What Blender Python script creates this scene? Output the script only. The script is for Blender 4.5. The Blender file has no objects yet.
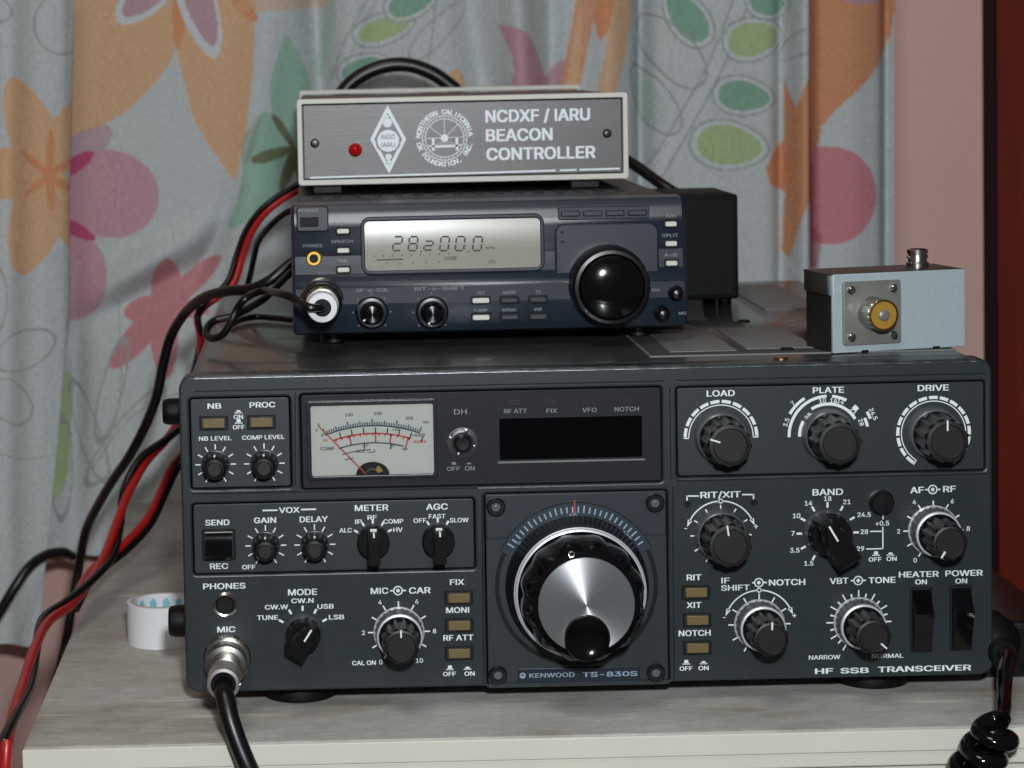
import bpy, bmesh, math, random
import numpy as np
from mathutils import Matrix, Vector
from mathutils.geometry import interpolate_bezier, delaunay_2d_cdt

random.seed(4)
rng = np.random.default_rng(7)
SC = bpy.context.scene
COL = SC.collection
PI = math.pi
K = 0.001                      # everything below is written in millimetres

# ------------------------------------------------------------------ camera solved from the photograph
F_PX, CX, CY = 2236.2583, 322.9832, 192.6141
RX, RY, RZ = 0.0581, -0.0028, -0.0219
T = np.array([110.1496, 202.3836, 922.4608])
def _rot():
    cx, sx, cy, sy, cz, sz = math.cos(RX), math.sin(RX), math.cos(RY), math.sin(RY), math.cos(RZ), math.sin(RZ)
    X = np.array([[1, 0, 0], [0, cx, -sx], [0, sx, cx]]); Y = np.array([[cy, 0, sy], [0, 1, 0], [-sy, 0, cy]])
    Z = np.array([[cz, -sz, 0], [sz, cz, 0], [0, 0, 1]])
    return Z @ X @ Y
B = np.array([[1, 0, 0], [0, 0, -1], [0, 1, 0]], float)
RB = _rot() @ B
CAM = -RB.T @ T
def ray(px, py):
    return RB.T @ np.array([(px - CX) / F_PX, (py - CY) / F_PX, 1.0])
def at(px, py, Y):
    d = ray(px, py); s = (Y - CAM[1]) / d[1]; p = CAM + s * d
    return Vector((p[0], p[1], p[2]))
def on_z(px, py, Z):
    d = ray(px, py); s = (Z - CAM[2]) / d[2]; p = CAM + s * d
    return Vector((p[0], p[1], p[2]))
def mmpx(Y):
    return (Y - CAM[1]) / F_PX

cam = bpy.data.cameras.new('camera'); co = bpy.data.objects.new('camera', cam); COL.objects.link(co)
M = Matrix.Identity(4)
for i in range(3):
    M[i][0] = RB[0][i]; M[i][1] = -RB[1][i]; M[i][2] = -RB[2][i]; M[i][3] = CAM[i] * K
co.matrix_world = M
cam.sensor_fit = 'HORIZONTAL'; cam.sensor_width = 36
cam.lens = F_PX / 1024 * 36
cam.shift_x = (512 - CX) / 1024; cam.shift_y = -(384 - CY) / 1024
cam.clip_start = 0.01; cam.clip_end = 20
cam.dof.use_dof = True; cam.dof.focus_distance = 0.925; cam.dof.aperture_fstop = 18
SC.camera = co

# ------------------------------------------------------------------ materials
def lin(c):
    return tuple(((v / 255) / 12.92 if v / 255 <= .04045 else ((v / 255 + .055) / 1.055) ** 2.4) for v in c)
def mat(name, rgb, rough=.5, metal=0., noise=0., nscale=60, bump=0., bscale=400, spec=.5, coat=0., stretch=None, aniso=0., bdist=.0002):
    m = bpy.data.materials.new(name); m.use_nodes = True
    nt = m.node_tree; b = nt.nodes['Principled BSDF']
    c = lin(rgb) + (1,)
    b.inputs['Base Color'].default_value = c; b.inputs['Roughness'].default_value = rough
    b.inputs['Metallic'].default_value = metal; b.inputs['Specular IOR Level'].default_value = spec
    b.inputs['Coat Weight'].default_value = coat
    b.inputs['Anisotropic'].default_value = aniso
    tc = nt.nodes.new('ShaderNodeTexCoord')
    src = tc.outputs['Object']
    if stretch:
        mp = nt.nodes.new('ShaderNodeMapping'); mp.inputs['Scale'].default_value = stretch
        nt.links.new(src, mp.inputs[0]); src = mp.outputs[0]
    if noise:
        n = nt.nodes.new('ShaderNodeTexNoise'); n.inputs['Scale'].default_value = nscale; n.inputs['Detail'].default_value = 6
        nt.links.new(src, n.inputs['Vector'])
        mx = nt.nodes.new('ShaderNodeMix'); mx.data_type = 'RGBA'
        mx.inputs[6].default_value = tuple(v * (1 - noise) for v in c[:3]) + (1,)
        mx.inputs[7].default_value = tuple(min(1, v * (1 + noise)) for v in c[:3]) + (1,)
        nt.links.new(n.outputs['Fac'], mx.inputs[0]); nt.links.new(mx.outputs[2], b.inputs['Base Color'])
    if bump:
        n2 = nt.nodes.new('ShaderNodeTexNoise'); n2.inputs['Scale'].default_value = bscale; n2.inputs['Detail'].default_value = 3
        nt.links.new(src, n2.inputs['Vector'])
        bp = nt.nodes.new('ShaderNodeBump'); bp.inputs['Strength'].default_value = bump; bp.inputs['Distance'].default_value = bdist
        nt.links.new(n2.outputs['Fac'], bp.inputs['Height']); nt.links.new(bp.outputs[0], b.inputs['Normal'])
    return m

m_bezel = mat('bezel_grey', (41, 49, 51), .36, 0, .12, 300, .25, 1500)
m_panel = mat('panel_slate', (37, 45, 47), .45, 0, .06, 200, .2, 2500)
m_case = mat('case_grey_paint', (58, 60, 59), .3, 0, .18, 40, .1, 1800, coat=.25)
m_vent = mat('vent_grey', (112, 114, 112), .5, 0, .08, 200)
m_dark = mat('groove_black', (8, 9, 10), .6, spec=.3)
m_black = mat('black_plastic', (14, 14, 15), .33, 0, 0, 0, .1, 2500)
m_knob = mat('knob_black', (13, 12, 12), .3, 0, 0, 0, .1, 3000, spec=.4)
m_knobcap = mat('knob_cap_black', (20, 18, 17), .5, 0, 0, 0, .1, 3000)
m_gloss = mat('gloss_black', (10, 10, 11), .1)
m_skirt = mat('skirt_metal', (106, 109, 112), .34, .45)
m_ring = mat('satin_ring', (205, 208, 212), .38, .4)
m_chrome = mat('chrome', (205, 205, 205), .18, 1)
m_nickel = mat('nickel', (190, 187, 180), .25, 1, .1, 80)
m_plug = mat('satin_nickel', (178, 176, 168), .36, .75)
m_gold = mat('gold_plate', (205, 160, 75), .3, 1)
m_brass = mat('brass_screw', (170, 140, 85), .35, 1)
m_white = mat('print_white', (228, 236, 234), .5)
m_dim = mat('print_grey', (128, 132, 134), .5)
m_ticks = mat('dial_tick_paint', (142, 164, 182), .5)
m_redpaint = mat('print_red', (178, 52, 36), .5)
m_ink = mat('print_ink', (52, 60, 64), .6)
m_button = mat('button_khaki', (108, 92, 54), .5, 0, .08, 400)
m_meter = mat('meter_card', (180, 183, 174), .6)
m_window = mat('smoked_window', (42, 43, 47), .25, 0, .05, 200)
m_vfd = mat('dark_display', (4, 4, 5), .07)
m_lampred = mat('unlit_lamp', (46, 36, 38), .3)
m_dialpane = mat('dial_panel_blue', (48, 54, 60), .35, 0, .1, 200)
m_dialdisc = mat('dial_disc_blue', (40, 52, 62), .4)
m_plate = mat('nameplate_blue', (26, 36, 48), .35)
m_cable = mat('cable_black', (12, 12, 13), .35)
m_cabred = mat('cable_red', (168, 28, 28), .35)
m_rubber = mat('rubber_black', (7, 7, 8), .5, spec=.25)

m_icf = mat('blue_slate_plastic', (28, 39, 50), .36, 0, .05, 200, .15, 2500)
m_icd = mat('dark_blue_plastic', (24, 31, 42), .4, 0, .05, 200, .1, 2500)
m_icc = mat('black_case_paint', (24, 25, 27), .45, 0, .1, 60, .1, 2000)
m_icw = mat('white_button', (205, 208, 196), .4)
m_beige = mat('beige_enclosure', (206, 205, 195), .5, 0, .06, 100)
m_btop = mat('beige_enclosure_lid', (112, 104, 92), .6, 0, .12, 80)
m_bface = mat('grey_brushed_face', (90, 88, 88), .42, .45, .14, 120, .15, 900, stretch=(.25, 1, 1))
m_led = mat('red_led', (190, 12, 10), .15); m_led.node_tree.nodes['Principled BSDF'].inputs['Transmission Weight'].default_value = .15
m_hammer = mat('hammered_silver_paint', (166, 182, 186), .45, .1, .05, 300, .5, 700, bdist=.0003)
m_hammerd = mat('hammered_lid_reflection', (66, 64, 58), .45, .3, .1, 300, .5, 700)  # silver lid darkened: its dark reflection is painted into the colour
m_boxside = mat('dark_green_box_paint', (30, 36, 33), .5, .1, .1, 300)
m_insul = mat('amber_insulator', (190, 146, 62), .4, .3)
m_flange = mat('flange_metal', (132, 132, 126), .42, .35, .15, 150)
m_tape = mat('white_tape', (222, 224, 226), .45)
m_core = mat('card_core', (190, 180, 160), .7)
m_pink = mat('pink_wall_paint', (212, 174, 164), .7, 0, .05, 12, .1, 300)
m_redwood = mat('red_brown_wood', (132, 42, 18), .35, 0, .3, 20, stretch=(6, 6, .6))
m_spk = mat('matt_black_steel', (13, 16, 20), .6, 0, .05, 200, spec=.15)
m_trim = mat('dark_brown_trim', (30, 11, 7), .6, spec=.2)
m_wpaint = mat('white_paint', (216, 214, 200), .55, 0, .08, 30, .3, 200)
m_floor = mat('floor_tile', (130, 110, 96), .6, 0, .1, 8)

def table_material():
    m = bpy.data.materials.new('worn_wood_top'); m.use_nodes = True
    nt = m.node_tree; b = nt.nodes['Principled BSDF']; b.inputs['Roughness'].default_value = .6
    tc = nt.nodes.new('ShaderNodeTexCoord')
    def noise(sc, scale, detail=8, rough=.6):
        mp = nt.nodes.new('ShaderNodeMapping'); mp.inputs['Scale'].default_value = sc
        mp.inputs['Rotation'].default_value = (0, 0, .12)
        n = nt.nodes.new('ShaderNodeTexNoise'); n.inputs['Scale'].default_value = scale; n.inputs['Detail'].default_value = detail
        n.inputs['Roughness'].default_value = rough
        nt.links.new(tc.outputs['Object'], mp.inputs[0]); nt.links.new(mp.outputs[0], n.inputs['Vector']); return n
    def ramp(n, stops):
        r = nt.nodes.new('ShaderNodeValToRGB'); e = r.color_ramp.elements
        for i, (p, c) in enumerate(stops):
            el = e[i] if i < 2 else e.new(p)
            el.position = p; el.color = lin(c) + (1,)
        nt.links.new(n.outputs['Fac'], r.inputs[0]); return r
    r1 = ramp(noise((1, 2.2, 1), 18), [(.3, (158, 152, 140)), (.5, (186, 184, 175)), (.7, (200, 200, 194))])
    r2 = ramp(noise((1, 2.4, 1), 150), [(.3, (185, 185, 185)), (.7, (238, 238, 238))])
    mx = nt.nodes.new('ShaderNodeMix'); mx.data_type = 'RGBA'; mx.blend_type = 'MULTIPLY'; mx.inputs[0].default_value = .55
    nt.links.new(r1.outputs[0], mx.inputs[6]); nt.links.new(r2.outputs[0], mx.inputs[7])
    n3 = noise((1, 9, 1), 9, 3, .5)
    r3 = nt.nodes.new('ShaderNodeValToRGB'); r3.color_ramp.elements[0].position = .64; r3.color_ramp.elements[1].position = .72
    nt.links.new(n3.outputs['Fac'], r3.inputs[0])
    mx2 = nt.nodes.new('ShaderNodeMix'); mx2.data_type = 'RGBA'
    mx2.inputs[7].default_value = lin((208, 204, 190)) + (1,)
    nt.links.new(r3.outputs[0], mx2.inputs[0]); nt.links.new(mx.outputs[2], mx2.inputs[6])
    nt.links.new(mx2.outputs[2], b.inputs['Base Color'])
    bp = nt.nodes.new('ShaderNodeBump'); bp.inputs['Strength'].default_value = .4; bp.inputs['Distance'].default_value = .0005
    nt.links.new(r2.outputs[0], bp.inputs['Height']); nt.links.new(bp.outputs[0], b.inputs['Normal'])
    return m
m_table = table_material()

def wear_highlight_material():
    # painted-in flash highlight plus rubbed paint along the top edge, weaker to the right
    m = bpy.data.materials.new('rubbed_edge_highlight'); m.use_nodes = True
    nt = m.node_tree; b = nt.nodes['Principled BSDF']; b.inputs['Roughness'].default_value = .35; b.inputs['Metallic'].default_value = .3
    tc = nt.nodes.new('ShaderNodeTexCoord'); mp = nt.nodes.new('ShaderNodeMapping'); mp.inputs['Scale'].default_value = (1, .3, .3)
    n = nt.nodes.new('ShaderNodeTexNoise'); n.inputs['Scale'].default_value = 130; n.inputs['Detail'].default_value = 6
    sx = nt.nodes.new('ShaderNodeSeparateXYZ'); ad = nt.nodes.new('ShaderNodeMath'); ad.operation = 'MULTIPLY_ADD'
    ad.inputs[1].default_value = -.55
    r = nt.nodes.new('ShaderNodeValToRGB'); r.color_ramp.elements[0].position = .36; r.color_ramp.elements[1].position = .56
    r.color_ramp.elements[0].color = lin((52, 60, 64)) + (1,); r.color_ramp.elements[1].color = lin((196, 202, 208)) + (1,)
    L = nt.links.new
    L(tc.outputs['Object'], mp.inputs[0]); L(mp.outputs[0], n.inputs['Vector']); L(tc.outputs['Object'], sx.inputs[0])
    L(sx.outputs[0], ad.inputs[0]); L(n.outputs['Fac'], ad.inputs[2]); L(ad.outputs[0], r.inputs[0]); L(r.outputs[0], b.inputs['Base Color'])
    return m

def spun_material():
    m = bpy.data.materials.new('spun_aluminium'); m.use_nodes = True
    nt = m.node_tree; b = nt.nodes['Principled BSDF']
    b.inputs['Base Color'].default_value = lin((190, 194, 196)) + (1,); b.inputs['Metallic'].default_value = .84
    b.inputs['Roughness'].default_value = .38; b.inputs['Anisotropic'].default_value = .85
    b.inputs['Anisotropic Rotation'].default_value = .25
    t = nt.nodes.new('ShaderNodeTangent'); t.direction_type = 'RADIAL'; t.axis = 'Y'
    nt.links.new(t.outputs[0], b.inputs['Tangent'])
    return m
m_spun = spun_material()

def glass_material():
    m = bpy.data.materials.new('clear_pane'); m.use_nodes = True
    nt = m.node_tree; nt.nodes.remove(nt.nodes['Principled BSDF'])
    tr = nt.nodes.new('ShaderNodeBsdfTransparent'); gl = nt.nodes.new('ShaderNodeBsdfGlossy'); gl.inputs['Roughness'].default_value = .05
    fr = nt.nodes.new('ShaderNodeFresnel'); fr.inputs['IOR'].default_value = 1.45
    mx = nt.nodes.new('ShaderNodeMixShader')
    nt.links.new(fr.outputs[0], mx.inputs[0]); nt.links.new(tr.outputs[0], mx.inputs[1]); nt.links.new(gl.outputs[0], mx.inputs[2])
    nt.links.new(mx.outputs[0], nt.nodes['Material Output'].inputs[0])
    return m
m_glass = glass_material()

def lcd_material():
    m = mat('lcd_reflector', (140, 137, 122), .5, .1, .06, 100, .25, 60, coat=1., bdist=.0006)
    b = m.node_tree.nodes['Principled BSDF']
    b.inputs['Emission Color'].default_value = lin((190, 180, 140)) + (1,); b.inputs['Emission Strength'].default_value = .02
    b.inputs['Coat Roughness'].default_value = .27
    return m
m_lcd = lcd_material()

# ------------------------------------------------------------------ mesh helpers (mm)
class MB:
    """collects geometry with several materials, then links ONE mesh object"""
    def __init__(s): s.bm = bmesh.new(); s.mats = []
    def mi(s, m):
        if m not in s.mats: s.mats.append(m)
        return s.mats.index(m)
    def face(s, vs, m):
        try:
            f = s.bm.faces.new(vs); f.material_index = s.mi(m); return f
        except ValueError: return None
    def poly(s, pts, m):
        return s.face([s.bm.verts.new(p) for p in pts], m)
    def grid_loops(s, loops, m, closed=True, cap0=False, cap1=False):
        ms = m if isinstance(m, list) else [m] * (len(loops) - 1)
        vl = [[s.bm.verts.new(p) for p in lp] for lp in loops]
        n = len(vl[0])
        for a, b, mm_ in zip(vl[:-1], vl[1:], ms):
            for i in range(n if closed else n - 1):
                j = (i + 1) % n
                s.face([a[i], a[j], b[j], b[i]], mm_)
        if cap0: s.face(vl[0][::-1], ms[0])
        if cap1: s.face(vl[-1], ms[-1])
        return vl
    def lathe(s, prof, c=(0, 0, 0), n=48, flute=None, axis='-Y', cap0=False):
        """prof: (radius, height, material); axis the direction height grows"""
        loops = []; ms = []
        for k, (r, h, m) in enumerate(prof):
            lp = []
            for i in range(n):
                a = 2 * PI * i / n; rr = r
                if flute and flute[2] <= h <= flute[3]:
                    w = math.cos(a * flute[0]); rr = r - flute[1] * (.5 + .5 * w)
                u, v = rr * math.cos(a), rr * math.sin(a)
                if axis == '-Y': p = (c[0] + u, c[1] - h, c[2] + v)
                elif axis == 'Z': p = (c[0] + u, c[1] + v, c[2] + h)
                elif axis == '-X': p = (c[0] - h, c[1] + u, c[2] + v)
                lp.append(p)
            loops.append(lp)
            if k: ms.append(m)
        s.grid_loops(loops, ms, True, cap0, True)
    def plate(s, x0, x1, z0, z1, r, yf, yb, m, bev=.5, mside=None):
        def lp(ins, y):
            return [(x, y, z) for x, z in rrect(x0 + ins, x1 - ins, z0 + ins, z1 - ins, max(.05, r - ins))]
        L = [lp(0, yb), lp(0, yf + bev), lp(bev * .3, yf + bev * .3), lp(bev, yf)]
        s.grid_loops(L, [mside or m] * 2 + [m], True, True, True)
    def box(s, x0, x1, y0, y1, z0, z1, m, bev=0., seg=2):
        t = bmesh.new(); bmesh.ops.create_cube(t, size=1)
        for v in t.verts: v.co = Vector(((x0 + x1) / 2 + v.co.x * (x1 - x0), (y0 + y1) / 2 + v.co.y * (y1 - y0), (z0 + z1) / 2 + v.co.z * (z1 - z0)))
        if bev: bmesh.ops.bevel(t, geom=t.edges[:], offset=bev, segments=seg, affect='EDGES', profile=.5)
        s.merge(t, m); t.free()
    def merge(s, t, m, xf=None):
        mp = {v: s.bm.verts.new(xf @ v.co if xf else v.co) for v in t.verts}
        for f in t.faces: s.face([mp[v] for v in f.verts], m)
    def prism(s, pts, y0, y1, m, bev=0.):
        """convex/any outline (x,z) extruded from y0 (front) to y1"""
        c = (sum(p[0] for p in pts) / len(pts), sum(p[1] for p in pts) / len(pts))
        def lp(y, sc=1): return [(c[0] + (x - c[0]) * sc, y, c[1] + (z - c[1]) * sc) for x, z in pts]
        L = [lp(y1), lp(y0 + bev), lp(y0, .93)] if bev else [lp(y1), lp(y0)]
        s.grid_loops(L, m, True, True, True)
    def tube(s, pts, r, m, n=10, sub=8, flat=None):
        P = smooth(pts, sub); loops = []
        t0 = (P[1] - P[0]).normalized(); up = Vector((0, 0, 1)) if abs(t0.z) < .9 else Vector((1, 0, 0))
        nrm = (up - t0 * up.dot(t0)).normalized()
        for i, p in enumerate(P):
            t = (P[min(i + 1, len(P) - 1)] - P[max(i - 1, 0)]).normalized()
            nrm = (nrm - t * nrm.dot(t)).normalized(); bi = t.cross(nrm)
            loops.append([p + (nrm * math.cos(2 * PI * k / n) + bi * math.sin(2 * PI * k / n)) * r for k in range(n)])
        s.grid_loops(loops, m, True, True, True)
    # --- flat print on a plane facing -Y
    def ring(s, cx, cz, r0, r1, a0, a1, y, m, n=None):
        n = n or max(2, int(abs(a1 - a0) / 5)); A = [math.radians(a0 + (a1 - a0) * i / n) for i in range(n + 1)]
        s.grid_loops([[(cx + r * math.sin(a), y, cz + r * math.cos(a)) for a in A] for r in (r1, r0)], m, False)
    def line(s, p, q, w, y, m):
        dx, dz = q[0] - p[0], q[1] - p[1]; L = math.hypot(dx, dz); nx, nz = -dz / L * w / 2, dx / L * w / 2
        s.poly([(p[0] + nx, y, p[1] + nz), (p[0] - nx, y, p[1] - nz), (q[0] - nx, y, q[1] - nz), (q[0] + nx, y, q[1] + nz)], m)
    def tick(s, cx, cz, r0, r1, a, w, y, m):
        a = math.radians(a); sn, cs = math.sin(a), math.cos(a)
        s.line((cx + r0 * sn, cz + r0 * cs), (cx + r1 * sn, cz + r1 * cs), w, y, m)
    def text(s, txt, cx, cz, w, h, y, m, bold=.03, rot=0., font_space=1.0):
        vs, fs, tw = glyphs(txt, bold, font_space)
        sx = (w / tw) if w else h; ca, sa = math.cos(math.radians(rot)), math.sin(math.radians(rot))
        for k, f in enumerate(fs):
            q = []
            for i in f:
                a, b, ly = vs[i]; u, v = a * sx, (b - .5) * h
                q.append(s.bm.verts.new((cx + u * ca + v * sa, y - .03 * ly - .004 * (k % 7), cz - u * sa + v * ca)))
            s.face(q, m)
    def build(s, name, parent=None, loc=None, rot=None, angle=.6, root=None, matrix=None):
        """mesh written in world mm; stored relative to the root thing it belongs to"""
        bm = s.bm
        bmesh.ops.remove_doubles(bm, verts=bm.verts, dist=1e-5)
        bmesh.ops.recalc_face_normals(bm, faces=bm.faces)
        off = Vector(ORG[root.name]) if root is not None else Vector((0, 0, 0))
        for v in bm.verts: v.co = (v.co - off) * K
        for f in bm.faces: f.smooth = abs(f.normal.y) < .9995
        for e in bm.edges:
            if len(e.link_faces) == 2 and e.calc_face_angle(0) > angle: e.smooth = False
        me = bpy.data.meshes.new(name); bm.to_mesh(me); bm.free()
        for m in s.mats: me.materials.append(m)
        o = bpy.data.objects.new(name, me); COL.objects.link(o)
        if parent is not None: o.parent = parent
        if loc is not None: o.location = Vector(loc) * K
        if rot is not None: o.rotation_euler = rot
        return o

def rrect(x0, x1, z0, z1, r, n=5):
    out = []
    for cx, cz, a in ((x1 - r, z1 - r, 0), (x0 + r, z1 - r, 90), (x0 + r, z0 + r, 180), (x1 - r, z0 + r, 270)):
        for i in range(n + 1):
            t = math.radians(a + 90 * i / n); out.append((cx + r * math.cos(t), cz + r * math.sin(t)))
    return out
def smooth(pts, sub):
    P = [Vector(p) for p in pts]
    if sub <= 1 or len(P) < 3: return P
    Q = [P[0] * 2 - P[1]] + P + [P[-1] * 2 - P[-2]]; out = []
    for i in range(1, len(Q) - 2):
        a, b, c, d = Q[i - 1:i + 3]
        for k in range(sub):
            t = k / sub
            out.append(.5 * ((2 * b) + (c - a) * t + (2 * a - 5 * b + 4 * c - d) * t * t + (3 * b - a - 3 * c + d) * t ** 3))
    out.append(P[-1]); return out
_G = {}; ORG = {}
def _font():
    try:
        import os
        return bpy.data.fonts.load(os.path.join(bpy.utils.system_resource('DATAFILES'), 'fonts', 'Inter.woff2'))
    except Exception:
        return None
FONT = _font()
def _curve_mesh(cu):
    o = bpy.data.objects.new('tmp', cu); COL.objects.link(o)
    me = bpy.data.meshes.new_from_object(o)
    bpy.data.objects.remove(o); return me
def _outline(txt, space):
    """glyph outlines triangulated here, keeping what has a non-zero winding number"""
    cu = bpy.data.curves.new('tmp', 'FONT'); cu.body = txt.replace('I', '\u0399') if FONT else txt      # the plain I without bars
    if FONT: cu.font = FONT
    cu.size = 1; cu.space_character = space
    o = bpy.data.objects.new('tmp', cu); COL.objects.link(o)
    dg = bpy.context.evaluated_depsgraph_get()
    c2 = o.evaluated_get(dg).to_curve(dg)
    loops = []
    for sp in c2.splines:
        pts = []
        if sp.type == 'BEZIER':
            B_ = sp.bezier_points
            for a, b in zip(B_, list(B_[1:]) + [B_[0]]):
                straight = a.handle_right_type == 'VECTOR' and b.handle_left_type == 'VECTOR'
                q = interpolate_bezier(a.co, a.handle_right, b.handle_left, b.co, 2 if straight else 5)
                pts += [(p.x, p.y) for p in q[:-1]]
        else:
            pts = [(p.co.x, p.co.y) for p in sp.points]
        out = []
        for p in pts:
            if not out or abs(p[0] - out[-1][0]) + abs(p[1] - out[-1][1]) > 1e-5: out.append(p)
        if len(out) > 2: loops.append(out)
    o.evaluated_get(dg).to_curve_clear(); bpy.data.objects.remove(o); bpy.data.curves.remove(cu)
    V, E_ = [], []
    for lp in loops:
        k = len(V); V += [Vector(p) for p in lp]; E_ += [(k + i, k + (i + 1) % len(lp)) for i in range(len(lp))]
    vs, _, fs = delaunay_2d_cdt(V, E_, [], 0, 1e-6)[:3]
    keep = []
    for f in fs:
        x = sum(vs[i].x for i in f) / len(f); y = sum(vs[i].y for i in f) / len(f); wn = 0
        for lp in loops:
            for (x0, y0), (x1, y1) in zip(lp, lp[1:] + lp[:1]):
                if (y0 <= y) != (y1 <= y):
                    cr = (x1 - x0) * (y - y0) - (x - x0) * (y1 - y0)
                    if y0 <= y and cr > 0: wn += 1
                    elif y1 <= y and cr < 0: wn -= 1
        if wn: keep.append(tuple(f))
    return [(v.x, v.y) for v in vs], keep
CAP = max(v[1] for v in _outline('H', 1.0)[0])
def glyphs(txt, bold, space):
    """outlines scaled to cap height 1; the stroke is thickened with shifted copies"""
    k = (txt, bold, space)
    if k not in _G:
        vs, fs = _outline(txt, space)
        x0, x1 = min(v[0] for v in vs), max(v[0] for v in vs)
        base = [((x - (x0 + x1) / 2) / CAP, y / CAP) for x, y in vs]
        V, Fs = [], []
        for layer, (dx, dy) in enumerate(((-1, -.7), (1, -.7), (-1, .7), (1, .7))):
            o = len(V)
            V += [(x + dx * bold * 1.3, .5 + (y - .5) * (1 - 1.4 * bold) + dy * bold, layer) for x, y in base]
            Fs += [tuple(i + o for i in f) for f in fs]
        _G[k] = (V, Fs, (x1 - x0) / CAP + 2.6 * bold)
    return _G[k]
def frame_plate(mb, outer, holes, yf, depth, bev, m):
    """plate with bevelled openings: outlines in (x,z), front at yf, growing to +Y"""
    cu = bpy.data.curves.new('tmp', 'CURVE'); cu.dimensions = '2D'; cu.fill_mode = 'BOTH'
    for lp in [outer] + holes:
        sp = cu.splines.new('POLY'); sp.points.add(len(lp) - 1)
        for p, (x, z) in zip(sp.points, lp): p.co = (x, z, 0, 1)
        sp.use_cyclic_u = True
    cu.extrude = depth / 2 - bev; cu.bevel_depth = bev; cu.bevel_resolution = 2; cu.offset = -bev
    me = _curve_mesh(cu)
    t = bmesh.new(); t.from_mesh(me)
    for v in t.verts: v.co = Vector((v.co.x, yf + depth / 2 - v.co.z, v.co.y))
    mb.merge(t, m); t.free(); bpy.data.meshes.remove(me); bpy.data.curves.remove(cu)

def tag(o, label, cat, group=None):
    o['label'] = label; o['category'] = cat
    if group: o['group'] = group
    return o
def thing(name, origin, label, cat, group=None, rz=0.):
    o = bpy.data.objects.new(name, None); COL.objects.link(o)
    o.location = Vector(origin) * K; o.rotation_euler = (0, 0, rz); o.empty_display_size = .01
    ORG[o.name] = tuple(float(v) for v in origin)
    return tag(o, label, cat, group)
def struct(o): o['kind'] = 'structure'; return o

class Face:
    """turns photograph pixels into (x, z) on the plane y = Y of a real panel"""
    def __init__(s, Y): s.Y = Y; s.s = mmpx(Y)
    def p(s, px, py): v = at(px, py, s.Y); return (v.x, v.z)
    def rect(s, x0, y0, x1, y1):
        # a level rectangle from the photo box of a slightly rolled photograph: centre and size
        c = s.p((x0 + x1) / 2, (y0 + y1) / 2); w, h = (x1 - x0) * s.s / 2, (y1 - y0) * s.s / 2
        return c[0] - w, c[0] + w, c[1] - h, c[1] + h

def text_px(mb, F, txt, px, py, wpx, hpx, y, m, bold=.03, rot=0.):
    c = F.p(px, py); mb.text(txt, c[0], c[1], wpx * F.s if wpx else None, hpx * F.s, y, m, bold, rot)

# ================================================================== THE ROOM
TZ = -9.0                                            # table top
def wall_box(name, x0, x1, y0, y1, z0, z1, m):
    b = MB(); b.box(x0, x1, y0, y1, z0, z1, m); return struct(b.build(name))
WALL_X1 = at(983, 200, 520).x
wall_box('wall_back', -1500, WALL_X1, 520, 620, -760, 1500, m_pink)
wall_box('wall_left', -1600, -1500, -1800, 620, -760, 1500, m_pink)
wall_box('floor', -1600, 1600, -1800, 1200, -800, -760, m_floor)
# dark red-brown door standing in the opening to the right of the wall
b = MB(); b.box(WALL_X1 - 40, 1300, 760, 800, -760, 1400, m_redwood, 2)
for x in (470, 900):
    for z0, z1 in ((-600, -240), (-160, 900)):
        b.plate(x - 95, x + 260, z0, z1, 10, 752, 765, m_redwood, 6)
door = struct(b.build('door_1'))
b = MB(); b.box(WALL_X1 + .5, WALL_X1 + 16, 540, 756, -760, 1400, m_trim, 2); struct(b.build('trim_1'))

# ------------------------------------------------------------------ table
tab = thing('table', (0, 200, -760), 'small table with a worn grey wooden top and chipped white front edge', 'table')
tx0, tx1, ty0, ty1 = -229, 206, -40, 450
b = MB(); b.box(tx0, tx1, ty0, ty1, TZ - 9, TZ, m_table, 1.2); b.build('table_top', tab, root=tab)
b = MB(); b.box(tx0 - .2, tx1, ty0 - 1.2, ty0 - .02, TZ - 9.5, TZ - .9, m_wpaint, .5)
b.build('front_edge', tab, root=tab)['label'] = 'white painted front edge'
b = MB(); b.box(tx0 + 1, tx1 - 1, ty0 - .2, ty0 + 18, TZ - 15.5, TZ - 9.6, m_wpaint, .6); b.build('edge_moulding', tab, root=tab)
b = MB(); b.box(tx0 + 2, tx1 - 2, ty0 + 1.5, ty0 + 20, TZ - 110, TZ - 16.4, m_wpaint, .8)
b.box(tx0 + 2, tx0 + 20, ty0 + 20, ty1 - 4, TZ - 110, TZ - 10, m_wpaint, .8); b.build('apron', tab, root=tab)
for x in (tx0 + 22, tx1 - 22):
    for y in (ty0 + 24, ty1 - 24):
        b = MB(); b.box(x - 18, x + 18, y - 18, y + 18, -760, TZ - 9.2, m_wpaint, 2); b.build('leg', tab, root=tab)

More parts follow.
